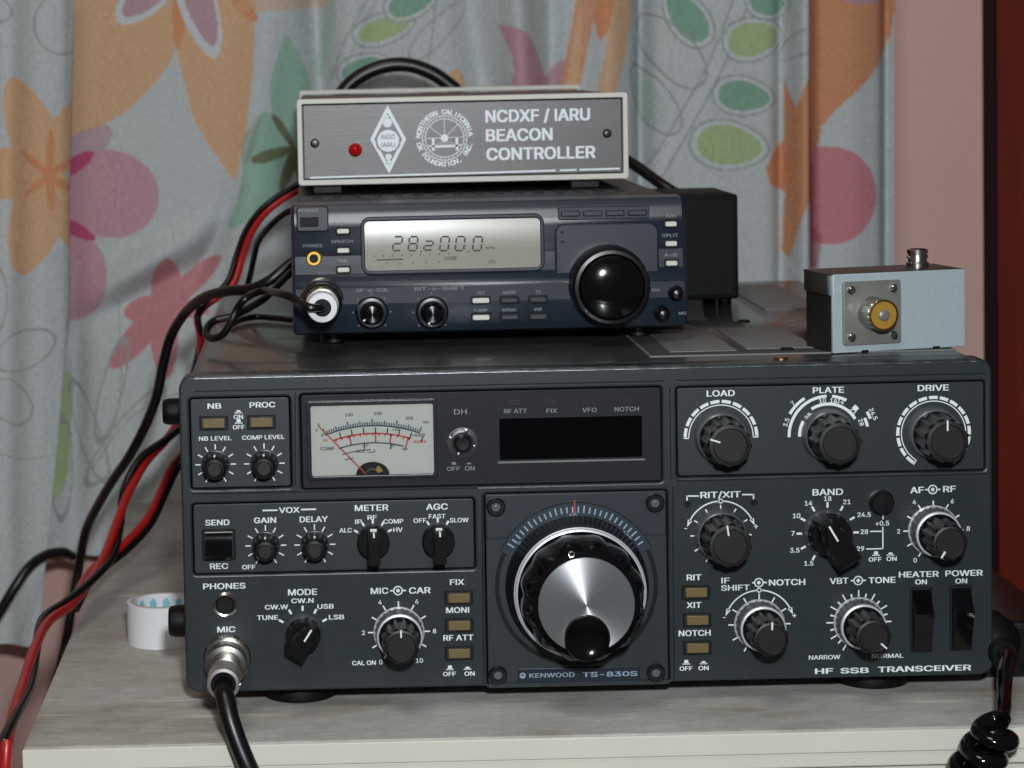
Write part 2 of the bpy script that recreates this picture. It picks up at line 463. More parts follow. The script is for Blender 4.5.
# ------------------------------------------------------------------ curtains
CY0 = 455.0
def seg_in(poly, X, Y):
    P = np.array(poly, float); n = len(P); ins = np.zeros(X.shape, bool); j = n - 1
    for i in range(n):
        xi, yi = P[i]; xj, yj = P[j]
        c = ((yi > Y) != (yj > Y)) & (X < (xj - xi) * (Y - yi) / (yj - yi + 1e-9) + xi)
        ins ^= c; j = i
    return ins
def rounded(poly, sub=6):
    P = smooth([(x, y, 0) for x, y in poly + poly[:2]], sub)
    return [(p.x, p.y) for p in P][: len(poly) * sub]
def ell(cx, cy, rx, ry, rot, X, Y):
    a = math.radians(rot); u = (X - cx) * math.cos(a) + (Y - cy) * math.sin(a); v = -(X - cx) * math.sin(a) + (Y - cy) * math.cos(a)
    return (u / rx) ** 2 + (v / ry) ** 2
def petal(x0, y0, x1, y1, w, X, Y):
    """lens from (x0,y0) to (x1,y1)"""
    dx, dy = x1 - x0, y1 - y0; L = math.hypot(dx, dy); t = ((X - x0) * dx + (Y - y0) * dy) / L / L; d = np.abs((X - x0) * dy - (Y - y0) * dx) / L
    return (t > 0) & (t < 1) & (d < w * np.sqrt(np.clip(np.sin(PI * np.clip(t, 0, 1) ** .8), 0, 1)))
def stroke(pts, w, X, Y):
    P = [(p.x, p.y) for p in smooth([(x, y, 0) for x, y in pts], 8)]; m = np.zeros(X.shape, bool)
    for (ax, ay), (bx, by) in zip(P[:-1], P[1:]):
        L2 = (bx - ax) ** 2 + (by - ay) ** 2 + 1e-9
        t = np.clip(((X - ax) * (bx - ax) + (Y - ay) * (by - ay)) / L2, 0, 1)
        m |= (X - ax - t * (bx - ax)) ** 2 + (Y - ay - t * (by - ay)) ** 2 < w * w / 4
    return m
CLOTH = (190, 197, 198); ORANGE = (211, 173, 136); DORANGE = (212, 148, 108); PINK = (195, 154, 164); HOT = (188, 84, 122)
DAISY = (196, 136, 140); GREEN = (152, 188, 170); OLIVE = (112, 120, 92); YGREEN = (168, 188, 142); LINE = (158, 162, 160)
MAUVE = (184, 152, 160); WHITE = (200, 208, 212); RED = (176, 80, 92); RORANGE = (206, 146, 110); LEAF = (132, 170, 148)
class Print:
    def __init__(s, X, Y): s.X, s.Y = X, Y; s.C = np.tile(np.array(lin(CLOTH)), X.shape + (1,))
    def put(s, mask, c, a=1.): s.C[mask] = s.C[mask] * (1 - a) + np.array(lin(c)) * a
    def poly(s, pts, c, a=1., rnd=True): s.put(seg_in(rounded(pts) if rnd else pts, s.X, s.Y), c, a)
    def ell(s, cx, cy, rx, ry, rot, c, a=1.): s.put(ell(cx, cy, rx, ry, rot, s.X, s.Y) < 1, c, a)
    def oell(s, cx, cy, rx, ry, rot, w=1.6):
        e = np.sqrt(ell(cx, cy, rx, ry, rot, s.X, s.Y)); s.put(np.abs(e - 1) * min(rx, ry) < w, LINE)
    def petal(s, x0, y0, x1, y1, w, c, a=1.): s.put(petal(x0, y0, x1, y1, w, s.X, s.Y), c, a)
    def opetal(s, x0, y0, x1, y1, w, t=1.6):
        s.put(petal(x0, y0, x1, y1, w, s.X, s.Y) & ~petal(x0 + (x1 - x0) * .03, y0 + (y1 - y0) * .03, x1 - (x1 - x0) * .03, y1 - (y1 - y0) * .03, w - t, s.X, s.Y), LINE)
    def leaf(s, x0, y0, x1, y1, w, c):
        s.put(petal(x0, y0, x1, y1, w + 6, s.X, s.Y), WHITE, .45)
        s.opetal(x0, y0, x1, y1, w + 6, 2.2); s.petal(x0 + (x1 - x0) * .1, y0 + (y1 - y0) * .1, x1 - (x1 - x0) * .1, y1 - (y1 - y0) * .1, w, c)
    def stroke(s, pts, w, c, a=1.): s.put(stroke(pts, w, s.X, s.Y), c, a)

def print_left(P):
    for x1, y1, w in ((10, 78, 25), (-55, 174, 26), (20, 274, 27), (92, 92, 22), (96, 268, 20)):
        P.petal(50, 174, x1, y1, w, ORANGE)
    for x1, y1 in ((52, 128), (22, 150), (27, 196), (53, 212), (72, 160), (70, 192)):
        P.petal(50, 174, x1, y1, 4, DORANGE)
    for e in ((-10, 300, 16, 36, 0), (24, 350, 34, 18, -28), (10, 402, 26, 20, 35), (-8, 8, 20, 12, 20), (62, 24, 26, 30, 0)): P.oell(*e, .85)
    P.stroke([(-4, 455), (24, 458), (60, 452)], 1.2, LINE)
def print_main(P):
    # big orange flower across the top left
    P.poly([(40, -20), (184, -20), (179, 30), (172, 60), (156, 83), (129, 110), (94, 130), (40, 144)], ORANGE, 1, False)
    P.poly([(176, 46), (178, -20), (258, -20), (254, 70), (247, 130), (236, 182), (213, 150), (195, 122), (184, 80)], ORANGE, 1, False)
    P.petal(182, -30, 178, 50, 7, DORANGE); P.petal(232, -8, 258, 22, 7, DORANGE)
    P.petal(172, -30, 118, 22, 20, WHITE); P.petal(172, -30, 124, 16, 15, MAUVE)
    P.petal(184, -40, 216, 58, 19, WHITE); P.petal(186, -40, 214, 46, 14, MAUVE)
    P.poly([(244, 0), (330, -10), (330, 4), (250, 12)], ORANGE, .6)
    # pink blossom
    P.ell(110, 194, 50, 44, 10, PINK); P.ell(66, 276, 42, 46, 0, PINK); P.petal(60, 165, 112, 128, 16, MAUVE, .8)
    P.petal(58, 176, 94, 152, 8, HOT); P.petal(56, 220, 96, 240, 7, HOT)
    # salmon daisy
    for x1, y1, w in ((168, 256, 15), (222, 256, 11), (210, 310, 9), (124, 314, 13), (112, 368, 13), (166, 378, 14)):
        P.petal(163.5, 306, x1, y1, w, DAISY)
    # green tulip leaves beside the flower
    P.poly([(287, 34), (300, 58), (309, 84), (306, 118), (296, 150), (284, 142), (273, 118), (270, 86), (277, 56)], GREEN)
    P.poly([(264, 110), (284, 122), (296, 150), (280, 198), (262, 216), (244, 222), (229, 227), (238, 200), (248, 150)], GREEN)
    P.petal(252, 160, 294, 148, 6, OLIVE); P.petal(272, 114, 294, 148, 4, OLIVE); P.petal(296, 148, 280, 192, 6, OLIVE); P.petal(294, 148, 304, 190, 5, OLIVE)
    P.poly([(263, 113), (254, 150), (244, 166), (244, 138)], OLIVE, .35)
    # outline leaves left of centre
    P.stroke([(374, -6), (352, 40), (336, 80), (328, 120)], 9, WHITE, .5); P.stroke([(370, -6), (346, 40), (332, 80)], 1.4, LINE); P.stroke([(378, -6), (356, 40), (342, 80)], 1.4, LINE)
    P.leaf(352, 38, 416, 20, 11, YGREEN); P.leaf(338, 78, 390, 60, 11, LEAF); P.leaf(384, 14, 440, -10, 12, LEAF)
    P.stroke([(332, -4), (330, 30), (318, 70)], 12, GREEN, .45); P.stroke([(436, 0), (432, 34), (424, 90)], 1.6, LINE)
    P.opetal(410, 60, 466, 0, 12)
    # folded pink and orange petals in the middle
    P.poly([(500, 24), (522, 32), (536, 54), (546, 92), (514, 96), (512, 60)], PINK); P.petal(545, 92, 584, 56, 12, MAUVE)
    P.poly([(578, -10), (600, -10), (588, 50), (578, 100), (560, 100), (568, 50)], DORANGE, .85, False)
    P.poly([(594, -10), (634, -10), (626, 50), (612, 100), (596, 100), (606, 40)], ORANGE, .9, False)
    P.poly([(574, 40), (582, 10), (578, 90), (566, 100)], ORANGE)
    P.petal(606, -20, 600, 40, 8, DORANGE); P.petal(452, 70, 462, 92, 7, ORANGE)
    # branch with outlined leaves
    P.stroke([(747, -20), (716, 60), (690, 110), (655, 172), (640, 200)], 15, WHITE, .35)
    P.stroke([(739, -20), (708, 60), (682, 110), (648, 170)], 2, LINE); P.stroke([(755, -20), (724, 60), (698, 112), (663, 176)], 2, LINE)
    P.leaf(706, 46, 666, -12, 15, LEAF); P.leaf(720, 46, 784, 32, 17, YGREEN); P.leaf(710, 92, 774, 100, 15, LEAF)
    P.leaf(688, 140, 768, 150, 20, YGREEN); P.leaf(744, -8, 790, 8, 16, LEAF)
    P.opetal(700, 86, 642, 14, 22, 2.2); P.opetal(676, 134, 632, 64, 18, 2.2); P.opetal(810, 30, 782, 60, 10, 2)
    P.petal(662, 128, 640, 74, 12, GREEN, .35)
    # orange and pink flower on the right
    P.poly([(806, -20), (902, -20), (897, 36), (870, 76), (832, 112), (821, 126), (816, 160), (804, 170)], RORANGE, 1, False)
    P.petal(834, -6, 884, -2, 8, MAUVE)
    P.poly([(786, 78), (794, 108), (806, 60), (808, 180), (797, 220), (790, 258), (784, 250), (787, 192), (768, 184), (764, 168), (772, 152), (786, 140)], RORANGE, 1, False)
    P.put((ell(828, 195, 48, 49, 0, P.X, P.Y) < 1) & (P.X > 805), (202, 134, 142))
    P.poly([(804, 130), (813, 110), (816, 200), (816, 268), (808, 272), (803, 200)], RED, .85, False)
    P.poly([(803, 215), (822, 235), (818, 268), (806, 272)], RED, .5, False)
    # lower left outline flowers
    P.petal(58, 440, 66, 372, 9, YGREEN); P.petal(52, 500, 62, 425, 10, YGREEN)
    for e in ((112, 390, 11, 52, 14), (88, 432, 12, 52, -20), (126, 436, 14, 62, 38), (60, 470, 10, 50, 0)): P.oell(*e, .85)
    P.stroke([(92, 470), (130, 418), (180, 392), (240, 384)], 1.3, LINE); P.stroke([(118, 300), (122, 380), (110, 440), (92, 470)], 1.2, LINE)
    P.stroke([(770, 268), (778, 250), (776, 282)], 1.2, LINE)

def gauss(x, c, w): return np.exp(-((x - c) / w) ** 2)
def folds_main(x, y):
    d = 7 * np.sin(x / 47. + 1) * .6
    d = d - 11 * gauss(x, 262 + (y - 100) * -.10, 26) + 13 * gauss(x, 318 + .06 * (y - 60), 13) - 8 * gauss(x, 352, 16)
    d = d + 14 * gauss(x, 470 + .16 * y, 20) - 14 * gauss(x, 516 + .05 * y, 15) + 9 * gauss(x, 552, 12) - 12 * gauss(x, 608, 18) + 15 * gauss(x, 644, 9)
    d = d - 5 * gauss(x, 700, 40) + 10 * gauss(x, 782, 9) - 13 * gauss(x, 800, 8) + 12 * gauss(x, 812, 4.5) - 6 * gauss(x, 850, 25) + 12 * gauss(x, 892, 9)
    d = d + 9 * gauss(y - 285 + (x - 160) * .55, 0, 16) * gauss(x, 150, 70) - 8 * gauss(y - 255 + (x - 160) * .55, 0, 16) * gauss(x, 150, 70)
    d = d + 8 * gauss(x - 232 + (y - 200) * .45, 0, 12) * gauss(y, 240, 60)
    d = d + 10 * gauss(x - 74, 0, 14) * gauss(y, 420, 140)
    return d
def folds_left(x, y):
    return -6 * gauss(x, 40, 22) + 5 * gauss(x, 8, 14) + 2.5 * np.sin(x / 13. + y / 160.) * .5 + 8 * gauss(x, 72, 6)
def edge_left(y): return 72 - 4 * np.clip(y / 200, 0, 1) - 30 * np.clip((y - 300) / 345, 0, 1) ** 1.2
def curtain(name, xa, xb, ya, yb, Y, nx, ny, folds, printer, hem=None):
    u = np.linspace(0, 1, nx); v = np.linspace(0, 1, ny)
    V, U = np.meshgrid(v, u, indexing='ij')
    yb_ = hem(U) if hem else yb
    Yp = ya + (yb_ - ya) * V
    x1 = xb(Yp) if callable(xb) else xb
    Xp = xa + (x1 - xa) * U
    Pn = Print(Xp, Yp); printer(Pn)
    dY = folds(Xp, Yp)
    # unproject every grid point to the hanging plane, then push it along its fold
    d = np.stack([(Xp - CX) / F_PX, (Yp - CY) / F_PX, np.ones_like(Xp)], -1) @ RB
    s = (Y - CAM[1]) / d[..., 1]
    W = CAM + s[..., None] * d
    W[..., 1] += dY
    me = bpy.data.meshes.new(name)
    me.vertices.add(nx * ny); me.vertices.foreach_set('co', (W * K).reshape(-1))
    i = np.arange(nx * ny).reshape(ny, nx)
    q = np.stack([i[:-1, :-1], i[1:, :-1], i[1:, 1:], i[:-1, 1:]], -1).reshape(-1, 4)
    me.loops.add(q.size); me.loops.foreach_set('vertex_index', q.reshape(-1))
    me.polygons.add(len(q)); me.polygons.foreach_set('loop_start', np.arange(0, q.size, 4)); me.polygons.foreach_set('loop_total', np.full(len(q), 4))
    me.update(); me.validate()
    at_ = me.color_attributes.new('dye', 'FLOAT_COLOR', 'POINT')
    at_.data.foreach_set('color', np.concatenate([Pn.C, np.ones(Pn.C.shape[:2] + (1,))], -1).reshape(-1).astype(np.float32))
    me.polygons.foreach_set('use_smooth', np.ones(len(q), bool))
    o = bpy.data.objects.new(name, me); COL.objects.link(o)
    me.materials.append(m_cloth)
    sm = o.modifiers.new('thickness', 'SOLIDIFY'); sm.thickness = .0008; sm.offset = 1
    return o
def cloth_material():
    m = bpy.data.materials.new('printed_cotton'); m.use_nodes = True
    nt = m.node_tree; b = nt.nodes['Principled BSDF']; b.inputs['Roughness'].default_value = .85; b.inputs['Specular IOR Level'].default_value = .15
    a = nt.nodes.new('ShaderNodeVertexColor'); a.layer_name = 'dye'
    tc = nt.nodes.new('ShaderNodeTexCoord')
    n = nt.nodes.new('ShaderNodeTexNoise'); n.inputs['Scale'].default_value = 900; n.inputs['Detail'].default_value = 2
    mp = nt.nodes.new('ShaderNodeMapping'); mp.inputs['Scale'].default_value = (1, .2, .35)
    nt.links.new(tc.outputs['Object'], mp.inputs[0]); nt.links.new(mp.outputs[0], n.inputs['Vector'])
    r = nt.nodes.new('ShaderNodeMapRange'); r.inputs[1].default_value = .3; r.inputs[2].default_value = .7; r.inputs[3].default_value = .86; r.inputs[4].default_value = 1.08
    nt.links.new(n.outputs['Fac'], r.inputs[0])
    mx = nt.nodes.new('ShaderNodeVectorMath'); mx.operation = 'SCALE'
    nt.links.new(a.outputs['Color'], mx.inputs[0]); nt.links.new(r.outputs[0], mx.inputs['Scale'])
    nt.links.new(mx.outputs[0], b.inputs['Base Color'])
    bp = nt.nodes.new('ShaderNodeBump'); bp.inputs['Strength'].default_value = .15; bp.inputs['Distance'].default_value = .0003
    nt.links.new(n.outputs['Fac'], bp.inputs['Height']); nt.links.new(bp.outputs[0], b.inputs['Normal'])
    return m
m_cloth = cloth_material()
cm = curtain('curtain', 22, 899, -60, 556, CY0 + 22, 720, 420, folds_main, print_main)
tag(cm, 'wide floral curtain hanging behind the stacked radios, with big orange petals and a leafy branch', 'curtain', 'floral curtains')
cl = curtain('curtain', -90, edge_left, -60, 645, CY0 - 20, 150, 560, folds_left, print_left)
tag(cl, 'narrow floral curtain at the far left overlapping the wide one, with one orange flower', 'curtain', 'floral curtains')

# ================================================================== BIG TRANSCEIVER
F0 = Face(0.0)
TR = thing('radio_transceiver', (0, 166, TZ), 'large dark grey transceiver with a big silver tuning knob, under the small radio', 'radio')
def part(b, name, parent=None, **kw): return b.build(name, parent or TR, root=TR, **kw)

# case, top at 131
CT = 131.0
b = MB()
loops = []
for y, ins in ((14, 3.5), (15, 2.5), (332, 2.5), (333, 3.5)):
    loops.append([(x, y, z) for x, z in rrect(-165.5 + ins, 165.5 - ins, -3 + ins * .4, CT + .3 - ins * .12, 5)])
b.grid_loops(loops, m_case, True, True, True)
part(b, 'case')
# vent recess on the case top with two grille plates per bank
def quad_on_top(px, z0=CT): return [on_z(x, y, z0) for x, y in px]
def top_patch(px, m, h, name, parent=None):
    q = quad_on_top(px); b = MB()
    b.grid_loops([[(p.x, p.y, CT - .05) for p in q], [(p.x, p.y, CT + h) for p in q]], m, True, True, True)
    return part(b, name, parent)
pv = at(652, 358, 0)
vx0, vx1 = on_z(652, 357, CT).x, 163
frame_y0 = on_z(652, 357, CT).y
vp = MB(); vp.box(vx0, vx1 - 3, frame_y0, 250, CT - .05, CT + .15, m_case, 0)
vent_panel = part(vp, 'vent_panel')
vb = MB(); vb.box(vx0, vx1 - 3, frame_y0 - 1.2, frame_y0, CT - .05, CT + .6, m_vent, .1); vb.box(vx0 - 1, vx0, frame_y0 - 1.2, 250, CT - .05, CT + .5, m_vent, .1)
part(vb, 'vent_border', vent_panel)
for q in ([(648, 331), (707, 330), (735, 351), (665, 353)], [(722, 329), (780, 327), (815, 347), (741, 351)], [(738, 286), (790, 284), (806, 309), (748, 311)]):
    Q = [on_z(x, y, CT) for x, y in q]
    x0 = (Q[0].x + Q[3].x) / 2; x1 = (Q[1].x + Q[2].x) / 2; y0 = (Q[2].y + Q[3].y) / 2; y1 = (Q[0].y + Q[1].y) / 2
    g = MB(); g.box(x0, x1, y0, y1, CT, CT + .5, m_vent, .1)
    for i in range(1, 9):
        yy = y0 + (y1 - y0) * i / 9; g.box(x0 + 1, x1 - 1, yy - .2, yy + .2, CT + .45, CT + .53, m_vent)
    part(g, 'vent_grille', vent_panel)
for px, py, m in ((781, 359, m_brass), (744, 322, m_dark), (787, 350, m_dark)):
    c = on_z(px, py, CT); g = MB()
    g.lathe([(0.1, -.2, m), (3.0, -.1, m), (3.0, .5, m), (2.4, 1.0, m), (.1, 1.1, m)], (c.x, c.y, CT), 24, axis='Z'); part(g, 'case_screw')
# feet
for px, py in ((300, 704), (880, 690)):
    c = on_z(px, py, TZ); g = MB()
    g.lathe([(13, .02, m_rubber), (15.5, .5, m_rubber), (16, 3, m_rubber), (14.5, 7.5, m_rubber)], (c.x, c.y + 15.5, TZ), 32, axis='Z', cap0=True); part(g, 'foot')
for x in (-120, 120):
    g = MB(); g.lathe([(13, .02, m_rubber), (15.5, .5, m_rubber), (16, 3, m_rubber), (14.5, 7.5, m_rubber)], (x, 300, TZ), 32, axis='Z', cap0=True); part(g, 'foot')
# rubber bumpers on the left side
for px0, px1, py0, py1, y in ((163, 180, 398, 425, 20), (169, 185, 605, 637, 20)):
    a = at((px0 + px1) / 2, (py0 + py1) / 2, y); r = (py1 - py0) / 2 * mmpx(y); tip = at(px0, (py0 + py1) / 2, y).x
    g = MB(); h = -163.1 - tip
    g.lathe([(r, 0, m_rubber), (r, h - 3, m_rubber), (r * .93, h - .8, m_rubber), (r * .8, h, m_rubber), (r * .45, h, m_rubber), (r * .4, h - 1.5, m_rubber)], (-163.1, y, a.z), 28, axis='-X')
    part(g, 'side_bumper')

# front bezel with openings
BX = 166.5; BZ0, BZ1 = -.2, 131.0
def R(*a): return F0.rect(*a)
holes_px = {'nb': (189.5, 396.5, 291.5, 489.5), 'meter': (299, 389.5, 664, 487), 'load': (675, 383, 987, 475), 'vox': (191, 500, 477, 573), 'dial': (484.5, 489.5, 670, 686.5)}
H = {k: R(*v) for k, v in holes_px.items()}
b = MB()
frame_plate(b, rrect(-BX, BX, BZ0, BZ1, 5.5, 6), [rrect(*H[k], 1.6) for k in H], 0, 13, .9, m_bezel)
m_wear_highlight = wear_highlight_material()
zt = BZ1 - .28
b.grid_loops([[(x, .72, BZ1 - .02) for x in (-160, -60, 60, 160)], [(x, .12, BZ1 - .45) for x in (-160, -60, 60, 160)], [(x, -.02, BZ1 - 1.05) for x in (-160, -60, 60, 160)]], m_wear_highlight, False)
# ---- printing on the flush zones
YP = -.06
def L(t, px, py, w, h=6, m=m_white, bold=.03, y=YP, bb=None, rot=0): text_px(bb or b, F0, t, px, py, w, h, y, m, bold, rot)
def on_icon(bb, px, py, pressed, y=YP):
    c = F0.p(px, py); s = F0.s
    bb.line((c[0] - 3.8 * s, c[1]), (c[0] + 3.8 * s, c[1]), 1.1 * s, y, m_white)
    h = 2.6 if pressed else 4.2
    bb.poly([(c[0] - 2.4 * s, y, c[1]), (c[0] + 2.4 * s, y, c[1]), (c[0] + 1.8 * s, y, c[1] + h * s), (c[0] - 1.8 * s, y, c[1] + h * s)], m_white)
def bullseye(bb, px, py, lp, rp, y=YP):
    c = F0.p(px, py); s = F0.s
    bb.ring(c[0], c[1], 3.6 * s, 4.9 * s, 0, 360, y, m_white, 24); bb.ring(c[0], c[1], .05, 1.9 * s, 0, 360, y, m_white, 16)
    for q in ((lp, -4.9), (rp, 4.9)):
        bb.line((c[0] + q[1] * s, c[1]), (c[0] + (q[0] - px) * s, c[1]), 1.5 * s, y, m_white)
def ticks(bb, px, py, r0, r1, angs, w=1.3, y=YP):
    c = F0.p(px, py)
    for a in angs: bb.tick(c[0], c[1], r0 * F0.s, r1 * F0.s, a, w * F0.s, y, m_white)
def numerals(bb, px, py, r, items, h=4.6, y=YP):
    c = F0.p(px, py)
    for t, a in items:
        A = math.radians(a); bb.text(t, c[0] + r * F0.s * math.sin(A), c[1] + r * F0.s * math.cos(A), None, h * F0.s, y, m_white, .02)
def arc(bb, px, py, r0, r1, a0, a1, y=YP, m=m_white):
    c = F0.p(px, py); bb.ring(c[0], c[1], r0 * F0.s, r1 * F0.s, a0, a1, y, m)
A11 = [-150 + 30 * i for i in range(11)]
# lower left
L('PHONES', 224.3, 586, 43); L('MIC', 226.3, 629.3, 18.5)
L('MODE', 302.5, 592, 29.5, 6.4); L('TUNE', 267.5, 617.5, 21.5, 4.8); L('CW.W', 276.5, 607, 23.5, 4.8); L('CW.N', 302.5, 600.6, 22.5, 4.8); L('USB', 325.5, 606.3, 16.5, 4.8); L('LSB', 336.5, 617, 15.5, 4.8)
MODE_C = (303.2, 633); ticks(b, *MODE_C, 22.8, 28, (-60, -30, 0, 30, 60), 2.2)
L('MIC', 379.5, 590.8, 18, 6.4); L('CAR', 419.8, 590.3, 22, 6.4); bullseye(b, 398, 590.6, 390, 406)
MIC_C = (399, 631.9); ticks(b, *MIC_C, 26, 31.5, A11, 1.4); numerals(b, *MIC_C, 36, (('0', -148), ('2', -90), ('4', -31), ('6', 31), ('8', 90), ('10', 146))); L('CAL ON', 364, 662.8, 24, 4.6)
L('FIX', 457, 582, 14.5, 5.8); L('MONI', 457.6, 610, 23.5, 5.8); L('RF ATT', 458.3, 637.6, 30.5, 5.8)
on_icon(b, 450, 669.5, False); on_icon(b, 467.5, 669.2, True); L('OFF', 449.5, 673.9, 13, 4.4); L('ON', 469.5, 673.5, 10.5, 4.4)
# right zone
L('RIT/XIT', 720.5, 494.6, 41, 6.4); RIT_C = (721, 535.3)
for sx, ex in ((687, 699), (753.5, 742)):
    c1, c2 = F0.p(sx, 495.3 - (sx - 720) * .022), F0.p(ex, 495.3 - (sx - 720) * .022); b.line(c1, c2, .6, YP, m_white); b.line((c1[0], c1[1] + .3), (c1[0], c1[1] - 2.2), .6, YP, m_white)
    c3 = (c1[0] + .2, c1[1] - 3.4); b.ring(c3[0], c3[1], .05, 1.5, 0, 360, YP, m_dark, 20)
def arrow_arc(bb, C, r, span):
    arc(bb, *C, r - .7, r + .7, -span, -3); arc(bb, *C, r - .7, r + .7, 3, span)
    c = F0.p(*C); s = F0.s
    for sg in (-1, 1):
        A = math.radians(sg * span); bx, bz = c[0] + r * s * math.sin(A), c[1] + r * s * math.cos(A)
        tx, tz = math.cos(A) * sg, -math.sin(A) * sg; nx, nz = math.sin(A), math.cos(A)
        bb.poly([(bx - tx * 2 * s + nx * 2.4 * s, YP, bz - tz * 2 * s + nz * 2.4 * s), (bx - tx * 2 * s - nx * 2.4 * s, YP, bz - tz * 2 * s - nz * 2.4 * s), (bx + tx * 5.5 * s, YP, bz + tz * 5.5 * s)], m_white)
    bb.ring(c[0], c[1] + r * s, 1.4 * s, 2.5 * s, 0, 360, YP, m_white, 18)
arrow_arc(b, RIT_C, 35, 66); ticks(b, *RIT_C, 25, 31, [a for a in A11], 1.4)
numerals(b, *RIT_C, 36.6, (('-', -77), ('+', 76)), 6)
L('BAND', 827.7, 492, 31, 6.6); BAND_C = (827.7, 533)
ticks(b, *BAND_C, 26, 31.5, (-150, -120, -90, -60, -30, 0, 30, 60, 90), 2.2)
for t, px, py in (('1.5', 808.8, 563.3), ('3.5', 794.7, 550.2), ('7', 793, 533.3), ('10', 796.5, 515.7), ('14', 808.5, 503.2), ('18', 827.6, 498.6), ('21', 846.8, 501.8), ('24.5', 864, 514.6), ('28', 864.3, 531.7), ('29', 860.4, 548.6), ('+0.5', 882.3, 523.2)):
    L(t, px, py, None, 4.8, bold=.025)
for p, q in (((883, 515), (883, 519.5)), ((882.8, 527), (882.8, 549)), ((870, 531.4), (882.8, 531.2)), ((866, 549), (883, 548.6))): b.line(F0.p(*p), F0.p(*q), .5, YP, m_white)
on_icon(b, 876, 555.3, False); on_icon(b, 890.5, 555, True); L('OFF', 875, 559.3, 13, 4.4); L('ON', 891.5, 558.7, 10.5, 4.4)
L('AF', 917, 490, 14, 6.4); L('RF', 949.4, 488.9, 13, 6.4); AF_C = (933.4, 530.5); bullseye(b, 932.7, 489.5, 925, 940.5)
ticks(b, *AF_C, 24.5, 30.5, A11, 1.4); numerals(b, *AF_C, 35.3, (('0', -148), ('2', -90), ('4', -33), ('6', 33), ('8', 88)))
L('RIT', 694, 577.3, 15); L('XIT', 694, 605, 15); L('NOTCH', 694.6, 633, 32.5)
on_icon(b, 686.3, 664, False); on_icon(b, 703.5, 663.6, True); L('OFF', 686, 668.4, 13, 4.4); L('ON', 703.5, 668, 10.5, 4.4)
L('IF', 725.4, 580.4, 8.5, 5.8); L('SHIFT', 735.3, 587.6, 29, 5.8); L('NOTCH', 787, 582.2, 37, 6.2); IF_C = (759.4, 624.3); bullseye(b, 758.8, 582.6, 752, 767)
arrow_arc(b, IF_C, 35, 66); ticks(b, *IF_C, 26, 31.5, A11, 1.4); numerals(b, *IF_C, 36.6, (('-', -77), ('+', 76)), 6)
L('VBT', 839, 580.8, 19, 6.2); L('TONE', 882, 580, 27.5, 6.2); VBT_C = (858.9, 622.1); bullseye(b, 858.2, 580.5, 850.5, 866)
ticks(b, *VBT_C, 26, 33, A11, 1.4); ticks(b, *VBT_C, 26, 30, [-135 + 30 * i for i in range(10)], 1.6)
L('NARROW', 824.5, 657.2, 32, 4.4, bold=.02); L('NORMAL', 887.5, 655.8, 32, 4.4, bold=.02)
L('HEATER', 918.7, 574.2, 40.5, 6); L('ON', 921, 581.8, 12, 5); L('POWER', 964, 573, 38, 6); L('ON', 961.2, 580.9, 12, 5)
L('HF', 824, 671, 18.5, 5.6, bold=.035); L('SSB', 854.6, 670.4, 29, 5.6, bold=.035); L('TRANSCEIVER', 924.5, 668.4, 95, 5.8, bold=.035)
part(b, 'front_bezel')
# thin divider grooves that cross the bezel
g = MB()
for p, q in (((192, 494.2), (478, 487.8)), ((676, 481), (988, 473.5)), ((672.5, 486), (674.1, 680)), ((481.8, 494), (483.5, 684)), ((670, 388), (670.8, 480)), ((295, 392), (295.6, 486)), ((194, 391.5), (664, 381)), ((676, 380.5), (986, 373.4))):
    g.line(F0.p(*p), F0.p(*q), .55, -.03, m_dark)
part(g, 'panel_groove')

# inset panels
YI = .7
def inset(k, m, r=1.2, y=YI):
    x0, x1, z0, z1 = H[k]; pb = MB(); d = .45
    pb.plate(x0 + d, x1 - d, z0 + d, z1 - d, r, y, 9, m, .45, m_dark); return pb
YT = YI - .06
# noise blanker panel
b = inset('nb', m_panel)
L('NB', 214.3, 406.2, 14, 5.6, y=YT); L('PROC', 262.4, 405, 26, 5.6, y=YT); L('ON', 238.3, 417, 9.5, 4.4, y=YT); L('OFF', 238.6, 427.4, 12, 4.4, y=YT)
on_icon(b, 238.4, 413, True, YT); on_icon(b, 238.6, 423.4, False, YT)
L('NB LEVEL', 215.2, 438.6, 33, 4.3, y=YT, bold=.025); L('COMP LEVEL', 263.3, 437.5, 43, 4.3, y=YT, bold=.025)
NB_C, COMP_C = (215.6, 464.7), (264.4, 463.8)
for C in (NB_C, COMP_C): ticks(b, *C, 15.2, 20.5, A11, 1.2, YT)
part(b, 'level_panel')
# vox panel
b = inset('vox', m_panel)
L('VOX', 289.2, 510.3, 21, 5.8, y=YT)
for p, q in (((262.5, 510.8), (277.5, 510.5)), ((301, 509.9), (316, 509.5))): b.line(F0.p(*p), F0.p(*q), .65, YT, m_white)
L('GAIN', 265, 520.5, 22.5, 5.8, y=YT); L('DELAY', 313.7, 519.5, 28.5, 5.8, y=YT); L('SEND', 217.3, 522.8, 24.5, 5.8, y=YT); L('REC', 219, 566.5, 18.5, 5.8, y=YT); L('OFF', 248.7, 567.4, 13.5, 4.6, y=YT)
GAIN_C, DELAY_C = (265.8, 545.9), (314.8, 545)
for C in (GAIN_C, DELAY_C): ticks(b, *C, 15.2, 20.8, A11, 1.2, YT)
L('METER', 371.6, 508, 34, 6.3, y=YT); L('AGC', 437, 507, 22, 6.3, y=YT)
METER_C, AGC_C = (373.2, 541), (438.2, 540)
ticks(b, *METER_C, 17.5, 22, (-60, -30, 0, 30, 60), 2, YT); ticks(b, *AGC_C, 17.5, 22, (-30, 0, 30), 2, YT)
